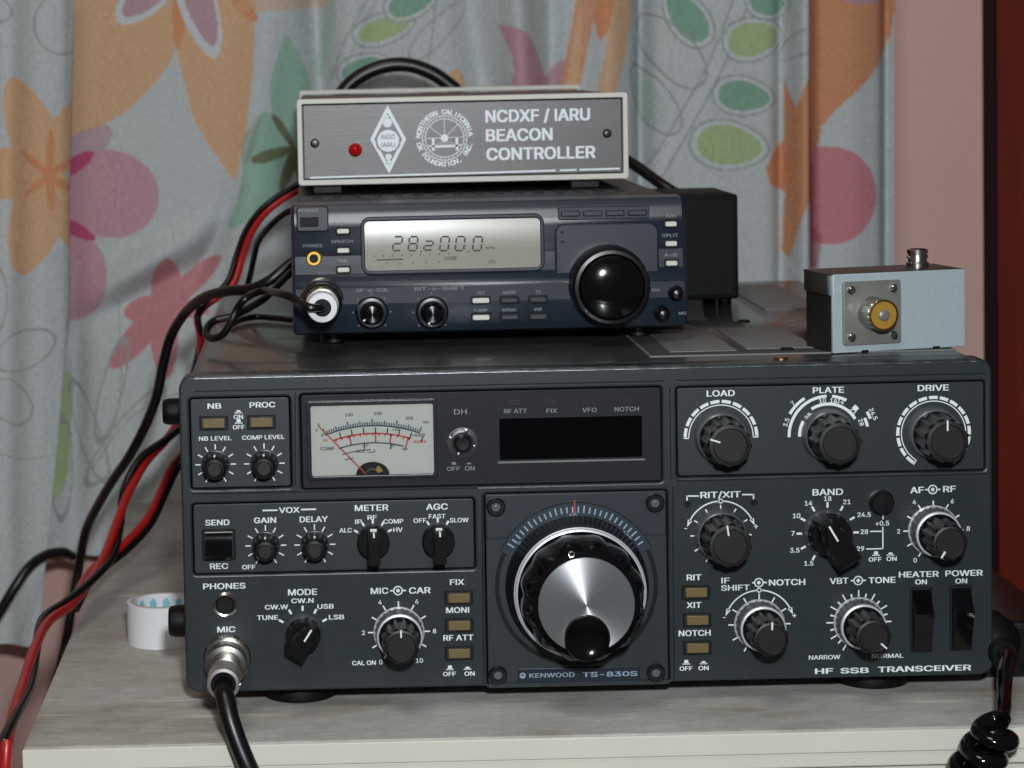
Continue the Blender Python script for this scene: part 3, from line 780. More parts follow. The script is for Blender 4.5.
for t, px, py, w in (('ALC', 345.6, 530.6, 12.5), ('IP', 358.6, 522, 7), ('RF', 372.2, 517.7, 9.5), ('COMP', 393.4, 521.6, 20), ('HV', 398, 530, 9.5), ('OFF', 420, 520.8, 13), ('FAST', 437.2, 516.6, 17), ('SLOW', 459.3, 520.4, 19)): L(t, px, py, w, 4.6, y=YT, bold=.025)
part(b, 'voice_switch_panel')
# load / plate / drive panel
b = inset('load', m_panel)
L('LOAD', 721, 393.5, 28.5, 6.2, y=YT); L('PLATE', 828.7, 390.2, 31.5, 6.2, y=YT); L('DRIVE', 933.6, 388, 31.5, 6.2, y=YT)
LOAD_C, PLATE_C, DRIVE_C = (721.3, 437.2), (828.6, 435.2), (934, 433.2)
def dash_ring(C, a, n):
    st = 2 * a / n
    for i in range(n): arc(b, *C, 34.6, 37.8, -a + st * i + st * .1, -a + st * (i + 1) - st * .1, YT)
    arc(b, *C, 32, 33, -a, a, YT); c = F0.p(*C)
    for s in (-1, 1): b.tick(c[0], c[1], 32 * F0.s, 37.8 * F0.s, s * a, .5, YT, m_white)
dash_ring(LOAD_C, 91, 10); dash_ring(DRIVE_C, 147, 17)
for r0, r1, a0, a1 in ((38, 41, -92, -2), (43, 46, -60, -32), (27.5, 30.5, -92, -60), (25, 28, -54, -36), (30, 33, -32, 60), (38, 41, 6, 28), (36, 41, 42, 50), (44, 47, 60, 70), (39, 42, 66, 79)): arc(b, *PLATE_C, r0, r1, a0, a1, YT)
c0 = F0.p(*PLATE_C)
for t, r, a in (('3.5', 44.5, -72), ('7', 48.5, -47), ('28', 28, -46), ('10', 35.5, -9), ('18', 35, 9), ('14', 36, 21), ('21', 35.5, 47), ('24.5', 50, 66), ('28', 35.5, 70)):
    A = math.radians(a); b.text(t, c0[0] + r * F0.s * math.sin(A), c0[1] + r * F0.s * math.cos(A), None, 4.4 * F0.s, YT, m_white, .02, a)
part(b, 'tuning_panel')
# meter and counter panel
b = inset('meter', m_window)
for t, px, py, w in (('RF ATT', 515.5, 411.3, 23), ('FIX', 552, 411, 11), ('VFO', 589.7, 410.2, 14.5), ('NOTCH', 627, 409.3, 24.5), ('DH', 460.5, 412, 13), ('OFF', 453.6, 468.9, 13), ('ON', 469.8, 468.6, 10)):
    L(t, px, py, w, 4.4 if t != 'DH' else 5.4, m_dim, .02, YT)
for px, py, pr in ((454, 464.8, 0), (469, 464.5, 1)):
    c = F0.p(px, py); h = (.6 if pr else 1.0); b.poly([(c[0] - 1, YT, c[1]), (c[0] + 1, YT, c[1]), (c[0] + .7, YT, c[1] + h), (c[0] - .7, YT, c[1] + h)], m_dim)
part(b, 'display_panel')
# digital readout window, recessed frame
b = MB(); fx = R(497, 411.5 + 4, 644.5, 464); 
x0, x1, z0, z1 = R(499, 417, 643, 459)
b.plate(x0, x1, z0, z1, .6, YI - .1, YI + .6, m_vfd, .1)
b.box(x0 - 1, x1 + 1, YI - .35, YI + .3, z0 - 1.5, z0 - .7, m_vent, .15); b.box(x1 + .5, x1 + 1.1, YI - .25, YI + .3, z0 - 1.2, z1 + .4, m_window, .1)
part(b, 'frequency_display')['label'] = 'blank black digital readout'
for px, py in ((514.7, 402.8), (551.2, 402.4), (589, 402), (625.5, 401.4)):
    x0, x1, z0, z1 = R(px - 7, py - 3, px + 7, py + 3); g = MB(); g.plate(x0, x1, z0, z1, .3, YI - .12, YI + .4, m_lampred, .1); part(g, 'indicator_lamp')
# DH push knob
c = F0.p(462.5, 442.5); g = MB()
g.lathe([(6.2, 0, m_dark), (6.2, .3, m_dark), (5.5, .35, m_chrome), (5.3, 1.6, m_chrome), (4.4, 1.7, m_chrome), (4.3, .8, m_dark), (3.6, .8, m_black), (3.4, 3, m_black), (2.6, 3.6, m_black), (.1, 3.5, m_black)], (c[0], YI - .02, c[1]), 36)
for a in (20, 110, 200, 290):
    g.box(c[0] + 5.1 * math.sin(math.radians(a)) - .8, c[0] + 5.1 * math.sin(math.radians(a)) + .8, YI - 1.9, YI - .3, c[1] + 5.1 * math.cos(math.radians(a)) - .8, c[1] + 5.1 * math.cos(math.radians(a)) + .8, m_chrome, .3)
part(g, 'hold_button')['label'] = 'black push button in a notched chrome ring'
# analogue meter
mt = MB(); x0, x1, z0, z1 = R(306.5, 399.5, 437.5, 479.5)
frame_plate(mt, rrect(x0, x1, z0, z1, 1), [rrect(*R(310.8, 404.2, 434, 475.5), .8)], YI - 1.2, 1.5, .35, m_window)
meter = part(mt, 'meter'); meter['label'] = 'analogue meter with a cream card and red needle'
b = MB(); x0, x1, z0, z1 = R(310, 403.5, 434.8, 476.2); b.plate(x0, x1, z0, z1, .4, YI - .15, YI + .3, m_meter, .05)
ZM = 6.4
def mp(u, v): return F0.p(295 + u / ZM, 385 + v / ZM)
YM = YI - .2
def marc(r0, r1, a0, a1, m): 
    cpt = mp(512, 1109); b.ring(cpt[0], cpt[1], r0 / ZM * F0.s, r1 / ZM * F0.s, a0, a1, YM, m, 24)
def mtick(r0, r1, a, w, m):
    cpt = mp(512, 1109); b.tick(cpt[0], cpt[1], r0 / ZM * F0.s, r1 / ZM * F0.s, a, w / ZM * F0.s, YM, m)
m_inkb = mat('meter_ink_blue', (70, 88, 98), .6)
for i in range(41):
    a = -20.5 + 41 * i / 40; mtick(862, 888 + (20 if i % 10 == 0 else 10 if i % 5 == 0 else 0), a, 10, m_inkb)
marc(860, 868, -20.5, 20.5, m_inkb)
for i in range(8): mtick(812, 852, -14.5 + 5.3 * i, 9, m_ink)
marc(808, 819, -18, 17.5, m_redpaint)
for i in range(13): mtick(798, 812, -17 + 2.85 * i, 9, m_redpaint)
for a in (-10.5, 1.5, 8.5, 16.5): mtick(752, 818, a, 10, m_redpaint)
marc(748, 757, -17, 15.5, m_ink); 
for a in (-4.2, 9.2): mtick(716, 754, a, 10, m_ink)
marc(704, 711, -16, -1, m_ink); marc(689, 695, -2.5, .8, m_ink); mtick(690, 710, .9, 5, m_ink); marc(666, 672, -15.5, -10.5, m_ink)
def mtext(t, u, v, h, m, w=None):
    cpt = mp(u, v); b.text(t, cpt[0], cpt[1], (w / ZM * F0.s) if w else None, h / ZM * F0.s, YM, m, .035)
for t, u, v, h in (('100', 345, 192, 20), ('200', 530, 183, 20), ('300', 732, 213, 20), ('mA', 838, 238, 18), ('0', 150, 256, 18), ('5', 140, 290, 18), ('S', 175, 322, 20), ('+20', 645, 285, 18), ('+40dB', 790, 322, 20), ('10', 455, 383, 18), ('20', 624, 390, 18), ('dB', 703, 410, 20), ('ALC', 420, 424, 22)): mtext(t, u, v, h, m_ink)
mtext('COMP', 208, 408, 22, m_ink, 92); mtext('600V', 800, 363, 20, m_redpaint, 84); mtext('HV', 195, 355, 18, m_redpaint)
part(b, 'meter_card', meter)
g = MB(); p0, p1 = mp(455, 570), mp(150, 262)
g.line(p0, p1, .5, YI - .75, m_redpaint); g.poly([(q[0], YI - .7, q[1]) for q in (p0, p1, (p1[0], p1[1] - .3), (p0[0], p0[1] - .5))], m_redpaint); part(g, 'needle', meter)
g = MB(); cpt = mp(498, 575); rr = 108 / ZM * F0.s; pts = [(cpt[0] + rr * math.cos(PI * i / 24), cpt[1] + rr * .78 * math.sin(PI * i / 24)) for i in range(25)]
g.prism(pts, YI - .7, YI - .3, m_dark)
g.ring(cpt[0], cpt[1] - .3, 2.4, 3.2, -55, 25, YI - .74, m_chrome); g.ring(cpt[0], cpt[1], 2.2, 4.4, 30, 72, YI - .74, m_brass); part(g, 'needle_hub', meter)
g = MB(); x0, x1, z0, z1 = R(311, 404.4, 434, 475.4); g.box(x0, x1, YI - 1.05, YI - .95, z0, z1, m_glass); part(g, 'meter_glass', meter)

# ---------------- controls
def add(b, name, C, Y=0.0, parent=None, label=None):
    c = F0.p(*C); o = b.build(name, parent or TR)
    o.location = (Vector((c[0], Y, c[1])) - Vector(ORG[TR.name])) * K if parent is None else Vector((0, 0, 0))
    if label: o['label'] = label
    return o
def dupe(o, C, Y=0.0, rot=0.):
    d = o.copy(); COL.objects.link(d)
    c = F0.p(*C); d.location = (Vector((c[0], Y, c[1])) - Vector(ORG[TR.name])) * K
    for ch in o.children:
        e = ch.copy(); COL.objects.link(e); e.parent = d; e.matrix_parent_inverse.identity()
    d.rotation_euler = (0, rot, 0); return d
def spin(o, deg): o.rotation_euler = (0, math.radians(deg), 0); return o      # clockwise seen from the front
# small level knobs
b = MB(); b.lathe([(5.6, 0, m_skirt), (5.6, .5, m_skirt), (5.4, .55, m_knob), (5.2, 7.5, m_knob), (4.8, 9.5, m_knob), (3.9, 11.4, m_knob), (2.9, 11.9, m_knobcap), (2.6, 11.6, m_knobcap), (.1, 11.6, m_knobcap)], n=48, flute=(16, .22, .56, 9.6))
kn = add(b, 'level_knob', NB_C, YI)
b = MB(); b.box(-.35, .35, -9.3, -8.6, 3.9, 5.4, m_white, .1); pt = b.build('pointer', kn)
for C in (COMP_C, GAIN_C, DELAY_C): dupe(kn, C, YI)
# function selectors (meter, agc)
b = MB(); b.lathe([(6.6, 0, m_knob), (6.6, 5, m_knob), (6.2, 5.6, m_knob), (.1, 5.6, m_knob)], n=48)
sel = add(b, 'selector_knob', METER_C, YI)
b = MB(); 
pr = [(-2.4, -6.6), (2.4, -6.6), (2.4, 6.4), (-2.4, 6.4)]
b.grid_loops([[(x, -5.5, z) for x, z in pr], [(x, -17, z * (1 if z < 0 else .55)) for x, z in pr], [(x * .9, -17.8, z * (.95 if z < 0 else .5)) for x, z in pr]], m_knob, True, True, True)
b.build('lever', sel)
b = MB(); b.box(-.35, .35, -16.2, -8, 4.5, 6.2, m_white, .05); b.box(-1.3, 1.3, -9, -8.2, 5.6, 6.6, m_white, .05); b.build('pointer', sel)
dupe(sel, AGC_C, YI)
# pointer knobs (mode, band)
def pointer_knob(C, r, bw, bl, h, ang, lab):
    b = MB(); b.lathe([(r, 0, m_skirt), (r * .97, 1, m_skirt), (r * .9, 3.4, m_skirt), (r * .86, 3.6, m_knob), (r * .84, 8, m_knob), (r * .8, 8.6, m_knob), (.1, 8.6, m_knob)], n=56)
    o = add(b, 'selector_knob', C, 0, None, lab)
    b = MB()
    base = [(-bw * .26, r * .96), (bw * .26, r * .96), (bw * .5, r * .2), (bw * .5, -bl), (-bw * .5, -bl), (-bw * .5, r * .2)]
    top = [(-bw * .12, r * .85), (bw * .12, r * .85), (bw * .42, r * .1), (bw * .44, -bl * .96), (-bw * .44, -bl * .96), (-bw * .42, r * .1)]
    tip = [(x * .9, z * .95) for x, z in top]
    b.grid_loops([[(x, -3.8, z) for x, z in base], [(x, -h + .8, z) for x, z in top], [(x, -h, z) for x, z in tip]], m_knob, True, True, True)
    b.build('pointer_bar', o)
    b = MB(); b.box(-.4, .4, -h - .12, -h + 1, r * .12, r * .83, m_white, .1); b.build('pointer', o)
    return spin(o, ang)
pointer_knob(MODE_C, 7.9, 9.5, 7.2, 17, 33, 'mode selector turned to the right')
pointer_knob(BAND_C, 9.9, 11.5, 10.5, 21, -30, 'band selector turned to the left')
# plate, load, drive, clarifier knobs
b = MB(); b.lathe([(11.2, 0, m_skirt), (10.9, 1, m_skirt), (10.2, 4, m_skirt), (9.6, 4.4, m_skirt), (9.55, 4.6, m_knob), (9.45, 5.1, m_knob), (9.44, 5.5, m_knob), (9.06, 18.8, m_knob), (9.05, 19.3, m_knob), (8.3, 20.6, m_knob), (6.9, 20.8, m_knobcap), (6.5, 20.4, m_knobcap), (.1, 20.4, m_knobcap)], n=192, flute=(12, .75, 5, 19.4))
big = add(b, 'tuning_control_knob', LOAD_C, YI)
b = MB(); b.box(-.35, .35, -20.8, -20, 4.2, 8.4, m_white, .1); b.build('pointer', big)
spin(big, -72); k2 = dupe(big, PLATE_C, YI, math.radians(12)); k2p = [c_ for c_ in k2.children]; [bpy.data.objects.remove(c_) for c_ in k2p]; k3 = dupe(big, DRIVE_C, YI, 0); k4 = dupe(big, RIT_C, 0, math.radians(-8))
# concentric knobs
b = MB(); b.lathe([(10.5, 0, m_ring), (10.5, .5, m_ring), (10.0, 1.0, m_ring), (9.3, 7.4, m_skirt), (9.5, 7.8, m_ring), (9.3, 8.8, m_ring), (8.6, 9, m_ring), (.1, 9, m_knob)], n=192, flute=(24, .25, .9, 7.7))
dbl = add(b, 'concentric_knob', MIC_C, 0)
b = MB(); b.lathe([(7.9, 9.0, m_knob), (7.8, 9.95, m_knob), (7.78, 10.4, m_knob), (7.42, 22.7, m_knob), (7.4, 23.2, m_knob), (6.8, 24.4, m_knob), (5.9, 24.7, m_knobcap), (5.5, 24.3, m_knobcap), (.1, 24.3, m_knobcap)], n=192, flute=(12, .75, 9.9, 23.4))
inner = b.build('inner_knob', dbl)
b = MB(); b.box(-.35, .35, -24.9, -24.2, 3.9, 7.0, m_white, .1); b.build('pointer', inner)
def dupe2(o, C, deg):
    d = o.copy(); COL.objects.link(d); c = F0.p(*C); d.location = (Vector((c[0], 0, c[1])) - Vector(ORG[TR.name])) * K
    i2 = inner.copy(); COL.objects.link(i2); i2.parent = d
    for q in inner.children:
        e = q.copy(); COL.objects.link(e); e.parent = i2
    i2.rotation_euler = (0, math.radians(deg), 0); return d
for C, a in ((AF_C, -148), (VBT_C, 132), (IF_C, 3)): dupe2(dbl, C, a)
# square push buttons
def push(C, Y):
    b = MB(); frame_plate(b, rrect(-5.9, 5.9, -3.3, 2.7, .5), [rrect(-4.9, 5.0, -2.5, 2.1, .3)], -.35, .8, .2, m_dark)
    o = add(b, 'push_button', C, Y)
    b = MB(); b.box(-4.35, 4.5, -1.6, .1, -2.1, 1.75, m_button, .3); b.build('button_cap', o); return o
pb0 = push((213.5, 422.8), YI)
dupe(pb0, (261.3, 421.8), YI)
for C in ((458.7, 597), (459, 624.5), (459, 652.4), (695.8, 591.6), (697, 619.2), (697.2, 647)): dupe(pb0, C, 0)
# SEND/REC rocker
b = MB(); frame_plate(b, rrect(-6.9, 6.9, -6.6, 6.6, .8), [rrect(-5.9, 5.9, -5.7, 5.7, .5)], -.5, 1, .25, m_dark)
snd = add(b, 'send_switch', (218.8, 545), YI)
b = MB()
prof = [(.4, 5.5), (-.6, 5.5), (-1.0, 5.0), (-1.5, 3.4), (-1.9, 2.0), (-2.0, .5), (-2.4, -4.0), (-3.8, -5.0), (-3.6, -5.5), (.4, -5.5)]
b.grid_loops([[(x, y, z) for y, z in prof] for x in (-5.6, 5.6)], m_gloss, True, True, True); b.build('rocker', snd)
# power and heater rockers
def rocker(C):
    b = MB(); frame_plate(b, rrect(-4.6, 4.6, -13.6, 13.6, .5), [rrect(-4.0, 4.0, -13.0, 13.0, .3)], -.4, 1.2, .2, m_dark)
    o = add(b, 'rocker_switch', C, 0)
    b = MB(); prof = [(.4, 12.6), (-1.0, 12.6), (-2.0, 10.5), (-7.2, 3.8), (-2.0, -11.5), (-1.4, -12.6), (.4, -12.6)]
    b.grid_loops([[(x, y, z) for y, z in prof] for x in (-3.7, 3.7)], m_gloss, True, True, True); b.build('rocker', o); return o
rk = rocker((921, 619.5)); dupe(rk, (960.8, 617.8), 0)
# +0.5 push button
b = MB(); b.lathe([(5.3, 0, m_dark), (5.3, .4, m_dark), (4.9, .5, m_black), (4.8, 3, m_black), (4.2, 3.8, m_black), (.1, 3.9, m_black)], n=40); add(b, 'round_button', (881, 502), 0)
# phones jack
b = MB(); b.lathe([(5.2, 0, m_chrome), (5.1, .9, m_chrome), (4.5, 1.3, m_chrome), (3.9, 1.1, m_nickel), (3.6, .5, m_dark), (3.3, .3, m_dark), (.1, .2, m_dark)], n=40); add(b, 'headphone_jack', (225, 604.6), 0)
# mic socket
MJ = (227.3, 657.5)
b = MB(); b.lathe([(9.9, 0, m_nickel), (9.9, 1.6, m_nickel), (9.0, 2.2, m_nickel), (8.2, 2.2, m_nickel), (8.0, 6, m_nickel), (7.4, 6.4, m_nickel), (.1, 6.4, m_dark)], n=48, flute=(4, .9, .1, 1.7)); add(b, 'microphone_socket', MJ, 0)

# ---------------- main dial
x0, x1, z0, z1 = H['dial']; b = MB(); d = .45
DC = F0.p(576.7, 586)
b.plate(x0 + d, x1 - d, z0 + d, z1 - d, .8, .9, 9, m_panel, .4, m_dark)
zs = F0.p(577, 536.5)[1]
b.plate(x0 + d + .3, x1 - d - .3, zs, z1 - d - .3, .5, .35, 2, m_dialpane, .3)
# bevelled ring round the knob
for r0, r1, m, y in ((31.8, 33.6, m_dark, .84),): b.ring(DC[0], DC[1], r0, r1, 62, 298, y, m, 60)
b.line((x0 + 1, zs - .2), (DC[0] - 30.5, zs - .2), .6, .3, m_bezel); b.line((DC[0] + 30.5, zs - .2), (x1 - 1, zs - .2), .6, .3, m_bezel)
b.ring(DC[0], DC[1], 26.5, 34.4, -64, 64, .3, m_dialdisc, 40); b.ring(DC[0], DC[1], 34.4, 34.8, -64, 64, .27, m_dark, 40); b.ring(DC[0], DC[1], 28.0, 28.3, -64, 64, .27, m_dim, 40)
for i in range(28):
    a = -57 + 114 * i / 27
    if abs(a) > 1.5: b.tick(DC[0], DC[1], 30.4, 32.9 if i % 5 else 33.4, a, .62, .26, m_ticks)
for a in (-52, -2, 46): b.text(str({-52: 0, -2: 50, 46: 100}[a]), DC[0] + 28.9 * math.sin(math.radians(a)), DC[1] + 29.3 * math.cos(math.radians(a)), None, 1.8, .25, m_ticks, .01, a)
b.line((DC[0] - .3, DC[1] + 28.6), (DC[0] - .3, DC[1] + 35.6), .6, .2, m_redpaint)
part(b, 'dial_panel')
npx = R(517.5, 667.5, 641, 682.5); b = MB(); b.plate(*npx, .4, .3, 1.5, m_plate, .2)
text_px(b, F0, 'KENWOOD', 552, 675.2, 46, 4.6, .24, m_ticks, .02); text_px(b, F0, 'TS-830S', 610, 674.2, 56, 5, .24, m_ticks, .035)
c = F0.p(522.8, 675.8); b.ring(c[0], c[1], .7, 1.25, 0, 360, .24, m_ticks, 20); b.poly([(c[0] - .5, .23, c[1] - .6), (c[0] + .5, .23, c[1] - .6), (c[0], .23, c[1] + .6)], m_ticks)
part(b, 'nameplate')
for px, py in ((496, 507), (655, 502.8), (498, 675.3), (656, 672.8)):
    b = MB(); b.lathe([(3.9, 0, m_dark), (3.8, 1.4, m_black), (3.3, 1.9, m_black), (2.0, 1.9, m_black), (1.8, .6, m_dark), (.8, .6, m_skirt), (.1, .7, m_skirt)], n=32); add(b, 'panel_screw', (px, py), .6)
# tuning knob
TK = (577, 586.5)
b = MB(); b.lathe([(29.5, 0, m_black), (29.3, 3, m_black), (27.3, 8, m_black), (27.0, 12.2, m_black), (26.6, 12.4, m_ring), (26.4, 13.8, m_ring), (25.6, 14.1, m_ring), (25.4, 13.0, m_gloss), (25.4, 14, m_gloss)], n=96)
tk = add(b, 'tuning_knob', TK, .8, None, 'big black tuning knob with a spun silver face')
b = MB(); b.lathe([(25.2, 13.2, m_gloss), (25.2, 18, m_gloss), (24.6, 27, m_gloss), (23.4, 30.5, m_gloss), (21.6, 32.2, m_gloss), (19.4, 32.6, m_gloss), (19.3, 31, m_gloss), (.1, 31, m_gloss)], n=192, flute=(12, 1.5, 14, 31)); b.build('grip', tk)
b = MB(); b.lathe([(19.2, 31.2, m_chrome), (19.2, 33, m_chrome), (18.8, 33.4, m_spun), (10, 33.4, m_spun), (3, 33.4, m_spun), (.05, 33.4, m_spun)], n=96); b.build('silver_face', tk)['label'] = 'spun silver disc'
b = MB(); dz = -12.9; dx = -.1
b.lathe([(9.3, 31.5, m_gloss), (9.3, 34.6, m_gloss), (8.9, 35.4, m_gloss), (8.3, 35.5, m_gloss), (7.6, 35.1, m_gloss), (6.0, 34.4, m_gloss), (4, 33.9, m_gloss), (2, 33.65, m_gloss), (.1, 33.6, m_gloss)], (dx, 0, dz), 56); b.build('finger_dimple', tk)

# ================================================================== microphone plug and cord on the big transceiver
pc = F0.p(*MJ)
tip = at(223.5, 684, -40)
MC = thing('microphone_lead', (pc[0], -6, pc[1]), 'silver plug with a thick black cord in the lower left socket of the large transceiver', 'cable')
b = MB()
b.lathe([(8.6, 6.2, m_nickel), (8.6, 13, m_nickel), (8.2, 13.6, m_nickel), (6.4, 14, m_nickel), (6.2, 24, m_nickel), (6.4, 25, m_nickel)], (pc[0], 0, pc[1]), 48, flute=(30, .25, 6, 13.2)); b.build('coupling_ring', MC, root=MC)
b = MB(); b.lathe([(5.9, 14, m_nickel), (6.1, 29, m_nickel), (6.6, 29.4, m_plug), (6.6, 39, m_plug), (6.2, 40, m_plug), (5.0, 40.2, m_plug), (4.6, 38, m_dark), (.1, 37, m_dark)], (pc[0], 0, pc[1]), 48)
for a in (100, 250): b.box(pc[0] + 6.4 * math.sin(math.radians(a)) - .9, pc[0] + 6.4 * math.sin(math.radians(a)) + .9, -39, -36.5, pc[1] + 6.4 * math.cos(math.radians(a)) - .9, pc[1] + 6.4 * math.cos(math.radians(a)) + .9, m_chrome, .3)
b.build('plug_shell', MC, root=MC)
b = MB(); b.tube([(pc[0], -36, pc[1] - .6), (pc[0], -41.5, pc[1] - 2.4), at(225.5, 699, -45), at(230.5, 721, -49), at(240, 748, -52), at(252, 775, -54), at(275, 820, -54), at(290, 880, -58), Vector((-112, -62, -300)), Vector((-100, -64, -600)), Vector((-96, -80, -752)), Vector((-60, -120, -756)), Vector((20, -160, -756))], 3.8, m_cable, 14); b.build('cord', MC, root=MC)

# ================================================================== SMALL BLUE RADIO
YR = 75.0; F1 = Face(YR)
rb = (-120.0, 54.3, 137.6, 195.8)       # x0 x1 z0 z1
RD = thing('radio_transceiver', (-33, 170, CT), 'small blue-black mobile radio with a lit frequency readout, on top of the large transceiver', 'radio')
def rpart(b, name, parent=None): return b.build(name, parent or RD, root=RD)
x0, x1, z0, z1 = rb
b = MB()
prof = [(16, z0 + .5), (2, z0), (-1.6, z0 + 1.2), (-3.6, z0 + 5), (-4.2, z0 + 14), (-4.3, z0 + 21), (-4.2, z0 + 22.4), (-3.6, z0 + 23.8), (-1.0, z0 + 25.6), (-.45, z0 + 27), (-.42, z0 + 31), (-.34, z0 + 35), (-.2, z0 + 39), (0, z0 + 43), (.28, z0 + 46.5), (.65, z0 + 50), (1.1, z0 + 53), (1.6, z1 - 2.6), (3, z1 - .6), (16, z1)]
loops = []
for x, ins in ((x0, 2.2), (x0 + .5, .8), (x0 + 1.6, 0), (x1 - 1.6, 0), (x1 - .5, .8), (x1, 2.2)):
    zc = (z0 + z1) / 2
    loops.append([(x, YR + y + ins * (.9 if y < 10 else 0), zc + (z - zc) * (1 - ins * .03)) for y, z in prof])
b.grid_loops(loops, m_icf, True, True, True)
YU, YL = YR - .5, YR - 4.75
def RL(t, px, py, w, h, y=YU, m=m_dim): text_px(b, F1, t, px, py, w, h, y, m, .015)
RL('POWER', 308.5, 210.3, 20, 3.2, YU - 1.2); RL('PHONES', 312.5, 245.6, 19, 3.2); RL('RIT', 338, 224, 12, 3.2); RL('SPEECH', 342, 241.3, 22, 3.2); RL('NB', 343, 260.5, 8.5, 3.4)
RL('AF-o-SQL', 372, 289, 33, 3.4, YL); RL('RIT-o-SHIFT', 439, 287.5, 50, 3.4, YL)
for t, px, py in (('SET', 480.5, 291.6), ('MODE', 508.5, 291.4), ('TS', 537, 290.8), ('P.AMP', 480, 309), ('MEMO', 508.5, 308.6), ('MW', 537, 308)): RL(t, px, py, None, 3.2, YL)
RL('A/B', 670.5, 215.8, 10, 3.4); RL('SPLIT', 670, 235.3, 16, 3.4); RL('A=B', 670.5, 254.8, 13, 3.4)
RL('RX', 654.5, 289, 8, 3, YL); RL('MIC', 681, 312, 8, 3, YL)
c = F1.p(561.8, 232); b.ring(c[0], c[1], .05, .7, 0, 360, YU - .9, m_dark, 12); c = F1.p(562.3, 241.5); b.ring(c[0], c[1], .05, .7, 0, 360, YU - .9, m_dark, 12)
rpart(b, 'front_panel')
b = MB(); b.box(x0 + 2.5, x1 - 2.5, YR + 15, YR + 180, z0 + 2, z1 - 1.2, m_icc, 1.5)
for i in range(16): b.box(x0 + 10 + i * 9.5, x0 + 14 + i * 9.5, YR + 60, YR + 150, z1 - 1.4, z1 - .9, m_dark)
rpart(b, 'case')
for fx in (x0 + 18, x1 - 18):
    for fy in (YR + 26, YR + 160):
        g = MB(); g.lathe([(5, .02, m_rubber), (6, .6, m_rubber), (5.4, z0 + 2.1 - CT, m_rubber)], (fx, fy, CT + .2), 24, axis='Z', cap0=True); rpart(g, 'foot')
def rrectp(*a): return F1.rect(*a)
# power button block
b = MB(); b.plate(*rrectp(296.5, 206.5, 328.5, 231.5), 1.6, YR - 1.6, YR + 3, m_icd, .5); pw = rpart(b, 'power_button')
b = MB(); b.plate(*rrectp(300, 217, 318.5, 226.5), .4, YR - 2.2, YR - 1.4, m_dark, .2); rpart(b, 'button_cap', pw)
# display
b = MB(); frame_plate(b, rrect(*rrectp(360.5, 215, 544.5, 273), 4.2), [rrect(*rrectp(364.5, 219, 540.5, 269), 2.2)], YR - 1.6, 3, .5, m_icd); dsp = rpart(b, 'display'); dsp['label'] = 'lit readout in a dark rounded frame'
q0, q1, q2, q3 = rrectp(363.5, 218, 541.5, 270)
b = MB(); nseg = 12; loops = []
for i in range(nseg + 1):
    t = i / nseg; z = q2 + (q3 - q2) * t
    yy = YR - .62 + 3.3 * max(0, t - .4) ** 2
    loops.append([(q0, yy, z), (q1, yy, z)])
b.grid_loops(loops, m_lcd, False)
rpart(b, 'reflector', dsp)
b = MB()
m_lcdink = mat('lcd_segment', (58, 62, 62), .6)
SEG = {'2': 'abged', '8': 'abcdefg', '0': 'abcdef'}
def seg7(ch, px, py, w, h, y, t=.5):
    c = F1.p(px, py); w *= F1.s; h *= F1.s; sl = .14
    P = {'a': ((0, 1), (1, 1)), 'b': ((1, 1), (1, .5)), 'c': ((1, .5), (1, 0)), 'd': ((0, 0), (1, 0)), 'e': ((0, 0), (0, .5)), 'f': ((0, .5), (0, 1)), 'g': ((0, .5), (1, .5))}
    for s_ in SEG[ch]:
        (u0, v0), (u1, v1) = P[s_]; du, dv = (u1 - u0) * .1, (v1 - v0) * .14
        f = lambda u, v: (c[0] + (u - .5) * w + (v - .5) * h * sl, c[1] + (v - .5) * h)
        b.line(f(u0 + du, v0 + dv), f(u1 - du, v1 - dv), t, y, m_lcdink)
YD = YR - .7
for ch, px in zip('282000', (397.5, 413, 428.5, 444.5, 460, 477.5)):
    seg7(ch, px, 243.5 if px != 428.5 else 245.5, 8.5, 14 if px != 428.5 else 9, YD, .7)
for px in (421, 468.8): c = F1.p(px, 251.5); b.ring(c[0], c[1], .05, .4, 0, 360, YD, m_lcdink, 10)
text_px(b, F1, 'USB', 450.5, 258, 12, 3.4, YD, m_lcdink, .02); text_px(b, F1, 'kHz', 490.5, 247.5, 9, 3, YD, m_lcdink, .01); text_px(b, F1, 'VFO', 491.5, 261.5, 7, 3, YD, m_lcdink, .01)
for i in range(9):
    c = F1.p(374 + i * 9.3, 256 - i * .3); b.line((c[0], c[1] - .35), (c[0], c[1] + .35), .5, YD, m_lcdink)
b.line(F1.p(376.5, 260), F1.p(403, 259), .55, YD, m_lcdink)
for i in range(5): c = F1.p(387 + i * 13, 263.5 - i * .4); b.line((c[0], c[1] - .35), (c[0], c[1] + .35), .45, YD, m_lcdink)
rpart(b, 'readout_digits', dsp)
b = MB(); b.box(q0 + .5, q1 - .5, YR - 1.1, YR - 1.0, q2 + .5, q3 - .5, m_glass); rpart(b, 'display_glass', dsp)
